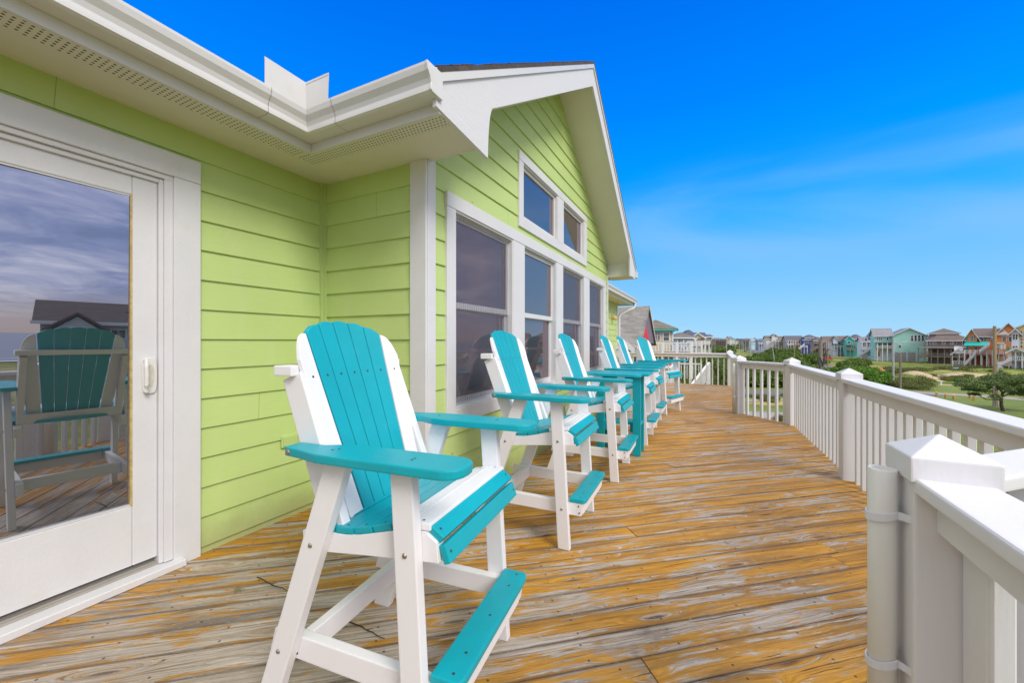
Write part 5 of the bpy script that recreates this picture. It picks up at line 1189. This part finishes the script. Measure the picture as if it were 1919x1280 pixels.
for (a, b_) in ((2.0, -8.4), (2.0, -5), (x1+.3, -8.4), (4.0, -3.6)): mb = MB(); mb.box(a-.09, a+.09, b_-.09, b_+.09, -.3, dz+1.1); ep('post', mb, 'wht')
M['clay'] = paint('red_chair_paint', (.42, .06, .03), .5, .1, 5)
sc2 = empty('deck_chair', (-2.15, 25.1, -1.15), R(-70), label='red slatted chair on the lower white deck of the house next door', cat='chair')
mb = MB(); mb.box(-.3, .3, -.3, .3, .38, .42); mb.build('seat', 'clay', sc2)
mb = MB(); [mb.add(*(lambda q: (q.v, q.f))(MB().bar((-.28, -.24+.12*k, .35), (-.55, -.26+.13*k, 1.1), .10, .02, (1, 0, 0)))) for k in range(5)]; mb.build('backrest', 'clay', sc2)
for s_ in (-1, 1):
    mb = MB(); mb.box(-.5, .35, s_*.36-.06, s_*.36+.06, .60, .63); mb.build('arm', 'clay', sc2)
    mb = MB(); mb.box(.24, .34, s_*.34-.02, s_*.34+.02, 0, .6); mb.build('leg', 'clay', sc2); mb = MB(); mb.box(-.45, -.35, s_*.34-.02, s_*.34+.02, 0, .6); mb.build('leg', 'clay', sc2)
# grey beachfront house, seen only mirrored in the door glass
e = empty('beachfront_house', (53.5, 16.5, GZ), R(-76), label='grey clapboard beachfront house with brown hipped roof, mirrored in the door glass', cat='house')
EV = 2.35-GZ
mb = MB(); mb.box(-14, 4, 0, 9, -.4, EV); mb.add([(4, 0, EV), (4, 9, EV), (4, 4.5, EV+2.1)], [(0, 1, 2)]); ep('wall', mb, wmat((.40, .41, .44)))
mb = MB(); mb.prism([(-.6, EV-.1), (4.5, EV+2.2), (9.6, EV-.1), (9.6, EV+.1), (4.5, EV+2.4), (-.6, EV+.1)], -14.5, 4.5, 'x'); ep('roof', mb, rmat((.10, .075, .065)))
mb = MB(); mb.prism([(-9, EV+1.0), (-5.5, EV+3.0), (-2.0, EV+1.0), (-2.0, EV+1.2), (-5.5, EV+3.2), (-9, EV+1.2)], 2.0, 8.6, 'y'); ep('roof', mb, rmat((.10, .075, .065)))
mb = MB(); mb.prism([(-5.4, EV), (-4.2, EV+1.0), (-3, EV)], -.7, 1.5, 'y'); ep('dormer', mb, wmat((.30, .31, .34)))
for x_, z0, z1 in ((1.2, -1.9, -.5), (-2.2, -1.7, -.6), (-4.8, -1.9, .2), (-8.2, -1.8, -.5), (1.2, -5, -3.5), (-4.8, -5, -3.5)):
    mb = MB(); mb.box(x_, x_+1.3, -.08, .02, EV+z0, EV+z1); o_ = ep('window', mb, 'wht'); mb = MB(); mb.box(x_+.12, x_+1.18, -.11, -.07, EV+z0+.12, EV+z1-.12); mb.build('pane', 'far_glass', o_)
mb = MB(); mb.box(-14.6, 4.6, -.72, -.62, EV-.25, EV+.1); ep('fascia', mb, 'wht')
mb = MB(); mb.prism([(-5.7, EV-.1), (-4.2, EV+1.35), (-2.7, EV-.1), (-2.7, EV+.12), (-4.2, EV+1.6), (-5.7, EV+.12)], -.95, 2.2, 'y'); ep('dormer_roof', mb, 'wht')
mb = MB(); mb.box(-.4, 3.4, -2.8, 0, -.4, EV-.9); ep('wing', mb, wmat((.40, .41, .44)))
mb = MB(); mb.prism([(-.8, EV-.95), (1.5, EV+.75), (3.8, EV-.95), (3.8, EV-.75), (1.5, EV+.98), (-.8, EV-.75)], -3.2, 1.5, 'y'); ep('roof', mb, rmat((.10, .075, .065)))
mb = MB(); mb.prism([(-.3, EV-.95), (1.5, EV+.55), (3.3, EV-.95)], -2.8, -2.6, 'y'); ep('gable', mb, wmat((.40, .41, .44)))
mb = MB(); mb.box(.9, 2.1, -2.9, -2.78, EV-1.9, EV-.5); o_ = ep('window', mb, 'wht'); mb = MB(); mb.box(1.0, 2.0, -2.95, -2.88, EV-1.8, EV-.6); mb.build('pane', 'far_glass', o_)
# ------------------------------------------------------------------ poles and wires
M['pole'] = paint('pole_wood', (.24, .20, .17), .9, .2, 3, (1, 1, .1), .4, 20)
M['poleg'] = paint('pole_grey', (.42, .41, .42), .8, .1, 3)
M['polet'] = paint('pole_tan', (.36, .26, .14), .85, .15, 3, (1, 1, .1), .4, 20)
M['wire'] = paint('cable', (.05, .05, .06), .6, .1, 3)
def pole(px, t, ytop, r, mat, label, lean=0, group=None, name='utility_pole', cat='utility pole'):
    b0 = P(px, t, GZ-.3); z1 = H-(ytop-CY)*t/F; e = empty(name, b0, YAW, label=label, cat=cat, group=group)
    mb = MB(); mb.tube([(0, 0, 0), (lean*.5, 0, (z1-GZ)*.5), (lean, 0, z1-GZ+.3)], [r, r*.93, r*.82], 10); mb.build('shaft', mat, e, smooth=False); return e, z1
pA, zA = pole(1864.5, 45.7, 612, .165, 'polet', 'tall tan utility pole with grey transformer cans at the right of the view')
kA = 45.7/F; zz = lambda py: H-(py-CY)*kA-GZ+.3
for dx in (.42, .78): mb = MB(); mb.tube([(dx+.05, -.1, zz(655)), (dx+.05, -.1, zz(646))], .19, 14); mb.build('transformer', 'poleg', pA)
mb = MB(); mb.box(.12, .95, -.13, -.05, zz(644.5), zz(643)); mb.box(.12, .95, -.13, -.05, zz(652), zz(650.5)); mb.build('bracket', 'poleg', pA)
mb = MB(); mb.tube([(.3, -.1, zz(655)), (.28, -.1, zz(665)), (.22, -.1, zz(675))], .03, 6); mb.build('cable_drop', 'wire', pA)
mb = MB(); mb.tube([(.95, -.1, zz(656)), (1.0, -.1, zz(666)), (1.15, -.1, zz(675)), (.7, -.1, zz(678)), (.25, -.1, zz(676))], .03, 6); mb.build('cable_drop', 'wire', pA)
mb = MB(); mb.tube([(.16, -.12, zz(678)), (.16, -.12, .2)], .065, 10); mb.build('conduit', 'poleg', pA)
mb = MB(); mb.tube([(-.22, -.1, zz(706)), (-.22, -.1, .2)], .05, 10); mb.build('conduit', 'poleg', pA)
mb = MB(); mb.bar((.0, 0, zz(617.5)), (.8, -.3, zz(619)), .05, .05); mb.build('arm', 'poleg', pA)
pole(1674.5, 66, 636.5, .15, 'poleg', 'pale grey utility pole with a cable loop, in front of the pale sea green house')
pole(1687.5, 62, 663, .16, 'pole', 'shorter weathered pole just right of the pale grey one')
pC, zC = pole(1538.5, 43, 638, .20, 'pole', 'thick pale utility pole with a black cable bundle standing over the railing')
kC = 43/F; zc = lambda py: H-(py-CY)*kC-GZ+.3
mb = MB(); mb.tube([(-.16, -.1, zc(690)), (-.34, -.1, zc(680)), (-.36, -.1, zc(672)), (-.22, -.1, zc(670)), (-.05, -.22, zc(678)), (.05, -.22, zc(688)), (.22, -.22, zc(680)), (.32, -.1, zc(668)), (.5, -.1, zc(660)), (.85, -.1, zc(655))], .06, 7); mb.build('cable_bundle', 'wire', pC)
pole(1552, 100, 638, .14, 'polet', 'slim tan pole right behind the thick pale one')
pole(1489, 130, 634, .14, 'polet', 'slim tan pole in front of the long slate roof')
for (px, t, y_, r_, ln) in ((1407, 120, 637, .16, 0), (1416, 210, 640, .14, 0), (1362, 180, 638, .14, 0), (1398, 260, 640, .15, 0), (1391, 330, 640, .16, 0), (1386, 230, 645, .12, 0), (1379, 300, 641, .15, 0), (1394, 240, 643, .12, 0), (1430, 210, 645, .12, 0)):
    pole(px, t, y_, r_, 'poleg', 'grey utility pole along the distant road', group='grey poles along the distant road', lean=ln)
pD, zD = pole(1454, 105, 648, .11, 'poleg', 'leaning grey street lamp pole above the green bushes', lean=-.9, name='street_lamp', cat='street lamp')
mb = MB(); mb.box(-1.9, -.6, -.1, .1, zD-GZ+.2, zD-GZ+.34); mb.build('lamp_arm', 'poleg', pD)
def wire(a, b_, sag, label, r=.014):
    mb = MB(); pts = []
    for k in range(17): f = k/16; p = a.lerp(b_, f); p.z -= sag*4*f*(1-f); pts.append(p)
    mb.tube(pts, r, 5); tag(mb.build('power_line', 'wire'), label, 'power line')
T1, T2 = P(1674.5, 66, py=642), P(1864.5, 45.7, py=613)
wire(P(1538.5, 43, py=652), P(1674.5, 66, py=668), .5, 'low cable between the thick pale pole and the pale grey pole')
wire(P(1674.5, 66, py=668), P(1864.5, 45.7, py=684), .5, 'low cable running from the pale grey pole to the transformer pole')
wire(P(1674.5, 66, py=642), P(1722, 130, py=661), .6, 'thin service cable from the pale grey pole to the brown house')
wire(P(1864.5, 45.7, py=684), P(2050, 38, py=690), .4, 'low cable leaving the transformer pole to the right')
wire(P(1864.5, 45.7, py=640), P(1800, 112, py=668), .9, 'thin service cable from the transformer pole to the orange house')
# ------------------------------------------------------------------ small things in the fields
M['ywood'] = paint('yellow_timber', (.50, .30, .07), .8, .15, 6)
for i, (px, py, hh) in enumerate(((1756, 744, 7), (1773, 747, 7), (1788, 749.5, 7), (1818, 748, 9), (1825, 752, 8))):
    p = gp(px, py); t = (H-GZ)*F/(py-CY); mb = MB(); h_ = hh*t/F; mb.box(-.1, .1, -.1, .1, 0, h_); mb.add([(-.1, -.1, h_), (.1, -.1, h_), (.1, .1, h_+.12), (-.1, .1, h_+.12)], [(0, 1, 2, 3)])
    o = mb.build('bollard', 'ywood', bevel=.02); o.location = p; o.rotation_euler = (0, 0, .3*i); tag(o, 'short yellow timber post beside the gravel path', 'bollard', 'yellow timber posts by the gravel path')
p = gp(1764, 723); mb = MB(); mb.tube([(0, 0, 0), (0, 0, .6)], .12, 10); mb.tube([(0, 0, .6), (0, 0, .68)], .15, 10); o = mb.build('marker_post', 'wht'); o.location = p; tag(o, 'short white marker post standing by the sandy path', 'marker post')
def car(px, py, c, label, rz=0, L_=4.5):
    k = 'car_%d' % int(px); M[k] = paint(k, c, .25, .02, 2); p = gp(px, py); e = empty('parked_car', p, YAW+R(rz), label=label, cat='car')
    out = [(-.5*L_, .35), (-.5*L_, .8), (-.38*L_, .95), (-.28*L_, 1.42), (.12*L_, 1.45), (.26*L_, .98), (.47*L_, .82), (.5*L_, .35)]
    mb = MB(); mb.prism(out, -.85, .85, 'y'); mb.build('body', k, e, bevel=.08, seg=2)
    mb = MB(); mb.prism([(-.35*L_, .98), (-.27*L_, 1.36), (.11*L_, 1.38), (.23*L_, .98)], -.87, .87, 'y'); mb.build('window', 'far_glass', e)
    for x_ in (-.32*L_, .32*L_):
        for y_ in (-.8, .8): mb = MB(); mb.tube([(x_, y_-.1, .33), (x_, y_+.1, .33)], .33, 14); w_ = mb.build('wheel', 'void', e); mb = MB(); mb.tube([(x_, y_-.115, .33), (x_, y_+.115, .33)], .18, 10); mb.build('rim', 'poleg', w_)
car(1550, 676, (.45, .02, .05), 'dark red parked car behind the thick pale pole', 10)
car(1478, 712, (.12, .25, .38), 'blue parked car seen through the balusters by the bushes', 70)
car(1397, 661, (.03, .03, .035), 'black car parked along the distant winding road', 60)
car(1415, 668, (.04, .04, .045), 'black car parked nearest along the winding road', 60)
M['bluep'] = paint('light_blue_plastic', (.30, .50, .62), .5, .1, 3)
def cart(px, py, mat, label):
    p = gp(px, py); e = empty('utility_cart', p, YAW+.3, label=label, cat='cart')
    mb = MB(); mb.box(-1.1, 1.1, -.5, .5, .35, .7); mb.build('body', 'wht', e, bevel=.05); mb = MB(); mb.box(-.5, .4, -.45, .45, .7, 1.25); mb.build('cabin', mat, e, bevel=.08)
    for x_ in (-.7, .7): mb = MB(); mb.tube([(x_, -.55, .25), (x_, .55, .25)], .25, 10); mb.build('wheel', 'void', e)
cart(1792, 700, 'bluep', 'small white and light blue cart in the dune scrub before the gazebo')
M['orp'] = paint('orange_plastic', (.75, .22, .04), .5, .1, 3)
cart(1649, 700, 'orp', 'small white and orange cart behind the bright green bushes')
def bin_(px, py, label):
    p = gp(px, py); e = empty('rubbish_bin', p, .3, label=label, cat='bin'); mb = MB(); mb.prism([(-.25, 0), (.25, 0), (.3, .95), (-.3, .95)], -.27, .27, 'y'); mb.build('body', 'poleg', e, bevel=.03); mb = MB(); mb.box(-.33, .33, -.33, .33, .95, 1.03); mb.build('lid', 'void', e, bevel=.02)
bin_(1653, 722, 'grey bin with dark lid standing right of the bright green bushes')
# ------------------------------------------------------------------ vegetation
def leafmat(name, a, b2, c):
    m, g, bs, o = newmat(name); oi = g.n('ShaderNodeObjectInfo'); vc = g.n('ShaderNodeVertexColor'); vc.layer_name = 'tone'
    r = g.xyz(vc.outputs[0])[0]
    col = g.ramp(r, [(0, a), (.5, b2), (1, c)])
    col = g.mix(g.m('MULTIPLY', oi.outputs['Random'], .35), col, tuple(v*.55 for v in b2))
    g.put(bs.inputs['Base Color'], col); bs.inputs['Roughness'].default_value = .6; bs.inputs['Specular IOR Level'].default_value = .25
    tl = g.n('ShaderNodeBsdfTranslucent'); g.put(tl.inputs[0], col); mx = g.n('ShaderNodeMixShader'); mx.inputs[0].default_value = .25
    g.link(bs.outputs[0], mx.inputs[1]); g.link(tl.outputs[0], mx.inputs[2]); g.link(mx.outputs[0], o.inputs[0]); M[name] = m
leafmat('leaf_dark', (.040, .080, .012), (.105, .18, .026), (.24, .32, .055))
leafmat('leaf_pine', (.06, .10, .03), (.15, .22, .06), (.30, .38, .12))
leafmat('leaf_bright', (.05, .12, .010), (.12, .26, .018), (.20, .36, .03))
leafmat('leaf_olive', (.08, .10, .025), (.15, .18, .04), (.27, .26, .08))
leafmat('leaf_pink', (.05, .10, .02), (.12, .14, .03), (.45, .15, .16))
M['bark'] = paint('bark', (.09, .065, .05), .9, .3, 6, (1, 1, .3), .5, 30)
def foliage(name, mat, lumps, n, size, seed, parent=None, flat=.0):
    """leaf clumps scattered over and through several lumps (x,y,z,rx,ry,rz)"""
    rr = random.Random(seed); vs = []; fs = []; tone = []
    tot = sum(l[3]*l[4] for l in lumps)
    for l in lumps:
        lt = rr.uniform(-.15, .15)
        for _ in range(int(n*l[3]*l[4]/tot)):
            u_, th = rr.uniform(-.55, 1), rr.uniform(0, 2*pi); rad = rr.random()**.30*rr.uniform(.85, 1.28); s_ = sqrt(1-u_*u_)
            c = Vector((l[0]+l[3]*rad*s_*cos(th), l[1]+l[4]*rad*s_*sin(th), l[2]+l[5]*rad*u_))
            nr = Vector((s_*cos(th), s_*sin(th), u_+.5)).normalized()+Vector((rr.gauss(0, .55), rr.gauss(0, .55), rr.gauss(0, .55))); nr.normalize()
            a = nr.cross(Vector((rr.gauss(0, 1), rr.gauss(0, 1), rr.gauss(0, 1)))).normalized(); b2 = nr.cross(a); sz = size*rr.uniform(.5, 1.3)
            tn = min(1, max(0, .5+lt+rr.gauss(0, .22)))
            o = len(vs); vs += [c-a*sz-b2*sz*.1, c-b2*sz*.45, c+a*sz*rr.uniform(.8, 1.2), c+b2*sz*.5]; fs.append((o, o+1, o+2, o+3)); tone += [tn]*4
    me = bpy.data.meshes.new(name); me.from_pydata(vs, [], fs); ca = me.color_attributes.new('tone', 'FLOAT_COLOR', 'POINT')
    for i, t_ in enumerate(tone): ca.data[i].color = (t_, t_, t_, 1)
    me.materials.append(M[mat]); o = bpy.data.objects.new(name, me); COL.objects.link(o)
    if parent: o.parent = parent
    return o
def lumps(rr, n, r, h, flat=1):
    L = []
    for _ in range(n):
        a, d = rr.uniform(0, 6.28), r*rr.random()**.5*.75; s_ = rr.uniform(.28, .5)*r
        L.append((d*cos(a), d*sin(a), h*rr.uniform(.35, .80)*(1-.35*d/r), s_, s_, s_*.75*flat))
    L.append((0, 0, h*.35, r*.85, r*.85, h*.4)); return L
protos = {}
def shrub(kind, mat, r, h, n, size, seed, label, group, cat='shrub', stem=True):
    e = empty('shrub', (0, 0, -100), label=label, cat=cat, group=group); rr = random.Random(seed)
    foliage('foliage', mat, lumps(rr, 15, r, h), n, size, seed, e)
    if stem:
        mb = MB()
        for k in range(4): a = k*1.6; mb.tube([(0, 0, -.1), (.25*r*cos(a), .25*r*sin(a), h*.3), (.5*r*cos(a+.3), .5*r*sin(a+.3), h*.6)], [.09, .06, .03], 6)
        mb.build('trunk', 'bark', e)
    protos.setdefault(kind, []).append([e, 0]); return e
for s_ in range(3): shrub('dark', 'leaf_dark', 2.6, 3.9, 7500, .14, 30+s_, 'dense dark green shrub in the thicket beyond the end railing', 'dark green shrubs beyond the end railing')
for s_ in range(2): shrub('far', 'leaf_dark', 2.8, 3.1, 2600, .26, 40+s_, 'dark green bush in the belt before the distant houses', 'bushes before the distant houses')
for s_ in range(2): shrub('bright', 'leaf_bright', 2.5, 3.0, 4200, .19, 50+s_, 'bright green spreading bush in the field below the long railing', 'bright green bushes in the field')
for s_ in range(2): shrub('olive', 'leaf_olive', 2.3, .95, 2300, .13, 60+s_, 'low olive dune shrub in the field before the houses', 'low dune shrubs', stem=False)
for s_ in range(2): shrub('near', 'leaf_dark', 2.2, 3.3, 9000, .095, 90+s_, 'leafy green shrub growing close below the end railing', 'leafy shrubs close below the end railing')
vr = random.Random(77)
def plant(kind, px, t, sc=1, zoff=0):
    pr = protos[kind]; r_ = vr.choice(pr)
    o = r_[0] if r_[1] == 0 else copy_tree(r_[0]); r_[1] += 1
    p = P(px, t, GZ+zoff); o.location = p; o.rotation_euler = (0, 0, vr.uniform(0, 6.28)); o.scale = (sc*vr.uniform(.9, 1.15), sc*vr.uniform(.9, 1.15), sc*vr.uniform(.88, 1.12))
    return o
for k in range(14): plant('near', vr.uniform(1225, 1300), vr.uniform(17, 27), vr.uniform(.85, 1.2))
for k in range(60):
    t_ = 27+88*vr.random()**1.1; plant('dark', vr.uniform(1235, 1298 if t_ < 42 else 1335 if t_ < 60 else 1398), t_, vr.uniform(.85, 1.2))
for k in range(10): plant('dark', vr.uniform(1300, 1345), vr.uniform(60, 100), vr.uniform(1.1, 1.3))
for k in range(44): plant('far', vr.uniform(1405, 1540), vr.uniform(72, 170), vr.uniform(.75, 1.15))
for k in range(10): plant('far', 1398+9.5*k+vr.uniform(-3, 3), vr.uniform(64, 70), vr.uniform(.85, 1.1))
for k in range(26): plant('far', vr.uniform(1325, 1372) if k % 2 else vr.uniform(1440, 1490), vr.uniform(180, 330), vr.uniform(1.0, 1.5))
for k in range(14): plant('far', vr.uniform(1560, 1625), vr.uniform(72, 120), vr.uniform(.7, 1.0))
for (px, t, s_) in ((1592, 66, 1.0), (1608, 64, 1.15), (1625, 66, 1.1), (1638, 70, 1.0), (1600, 72, .9), (1618, 74, 1.0), (1648, 72, .8), (1475, 100, .7), (1452, 96, .6)): plant('bright', px, t, s_)
for k in range(60): plant('olive', vr.uniform(1665, 1960), vr.uniform(90, 105), vr.uniform(.6, 1.1))
for k in range(16): plant('olive', vr.uniform(1675, 1728), vr.uniform(60, 78), vr.uniform(.6, 1.0))
for k in range(14): plant('olive', vr.uniform(1690, 1900), vr.uniform(74, 88), vr.uniform(.35, .6))
for k in range(10): plant('olive', vr.uniform(1380, 1500), vr.uniform(48, 54), vr.uniform(.3, .5))
for (px, t, s_) in ((1902, 62, .55), (1925, 58, .6), (1945, 55, .6), (1800, 70, .35), (1848, 66, .4), (1872, 64, .45), (1965, 50, .6)): plant('bright', px, t, s_)
e = shrub('pink', 'leaf_pink', .9, 1.3, 1600, .06, 71, 'pink flowering bush seen between the balusters below the deck', 'flowering bush', stem=False); e.location = gp(1468, 800)
del e['group']
# far line of woods that reads as one mass
rr = random.Random(4); L = []
for k in range(150):
    p = P(rr.uniform(1240, 2050), rr.uniform(380, 620), GZ); L.append((p.x, p.y, GZ+1.5, rr.uniform(8, 14), rr.uniform(8, 14), rr.uniform(2.5, 5.2)))
tag(foliage('far_woods', 'leaf_dark', L, 26000, .9, 5), kind='stuff')
# distant roofs along the horizon
cols = [(.5, .45, .42), (.35, .45, .55), (.55, .5, .35), (.30, .28, .30), (.45, .55, .52), (.55, .42, .38)]
for i in range(16):
    px = (1364, 1370, 1377, 1384, 1368, 1381, 1440, 1415, 1500, 1340, 1355, 1470, 1735, 1740, 1655, 1590)[i]; t = (430, 470, 520, 560, 620, 640, 460, 520, 450, 560, 600, 500, 260, 300, 300, 320)[i]
    h = Hs(px, t, 'tiny distant '+('tan', 'blue grey', 'sandy yellow', 'dark grey', 'pale green', 'pinkish')[i % 6]+' house on the horizon beyond the woods', yaw=rr.uniform(-20, 20), name='distant_house', group='tiny distant houses on the horizon')
    k = F/t; w_ = rr.uniform(5, 8)*k; ye = CY-(rr.uniform(1.2, 3))*k+.0; h.body(px-w_/2, px+w_/2, ye, ye-2.6*k, 9, 0, rr.choice(['gx', 'gy', 'hip']), cols[i % 6], rr.choice([BRN, DGR, GR]), trim=False)
    for q in (-.3, .1): h.win(px+q*w_, ye+.4*k*1, px+(q+.18)*w_, ye+1.8*k)
# wind-shaped tree on the right
tr_ = empty('windswept_tree', (0, 0, 0), label='wind flattened dark green tree beside the transformer pole', cat='tree'); b0 = gp(1881, 772); tr_.location = b0
ks = ((H-GZ)*F/(772-CY))/F; tz = lambda py: H-(py-CY)*ks-GZ
mb = MB(); ax = Vector((RX, RY, 0))
def tp(px, py, d=0): return ax*((px-1881)*ks)+Vector((FX, FY, 0))*d+Vector((0, 0, tz(py)))
mb.tube([tp(1881, 774), tp(1877, 760), tp(1877, 748), tp(1880, 735)], [.17, .14, .12, .10], 8)
for (a, b_, c_, d) in (((1877, 748), (1865, 742), (1850, 735), .6), ((1877, 745), (1890, 738), (1905, 728), -.5), ((1880, 738), (1876, 725), (1868, 716), .8), ((1878, 742), (1895, 735), (1920, 735), .9), ((1878, 752), (1866, 751), (1856, 747), -.7), ((1880, 738), (1886, 724), (1895, 712), -.8), ((1877, 750), (1850, 750), (1830, 738), .2)):
    mb.tube([tp(*a), tp(*b_, d*.5), tp(*c_, d)], [.08, .05, .02], 6)
mb.build('trunk', 'bark', tr_)
L = []
for (px, py, w_, h_) in ((1815, 724, 14, 5), (1830, 732, 14, 5), (1840, 718, 16, 6), (1855, 727, 14, 5), (1862, 712, 15, 5), (1885, 710, 16, 6), (1905, 708, 15, 6), (1900, 722, 15, 6), (1880, 722, 13, 5), (1920, 716, 15, 6), (1935, 728, 15, 7), (1912, 735, 14, 5), (1935, 742, 14, 5), (1842, 742, 10, 3), (1950, 720, 14, 6), (1826, 716, 9, 3)):
    for dd in (-1.0, .9):
        c = tp(px, py, dd+vr.uniform(-.4, .4)); L.append((c.x, c.y, c.z, w_*ks*.85, w_*ks*.85, h_*ks*1.25))
foliage('crown', 'leaf_pine', L, 21000, .085, 9, tr_)
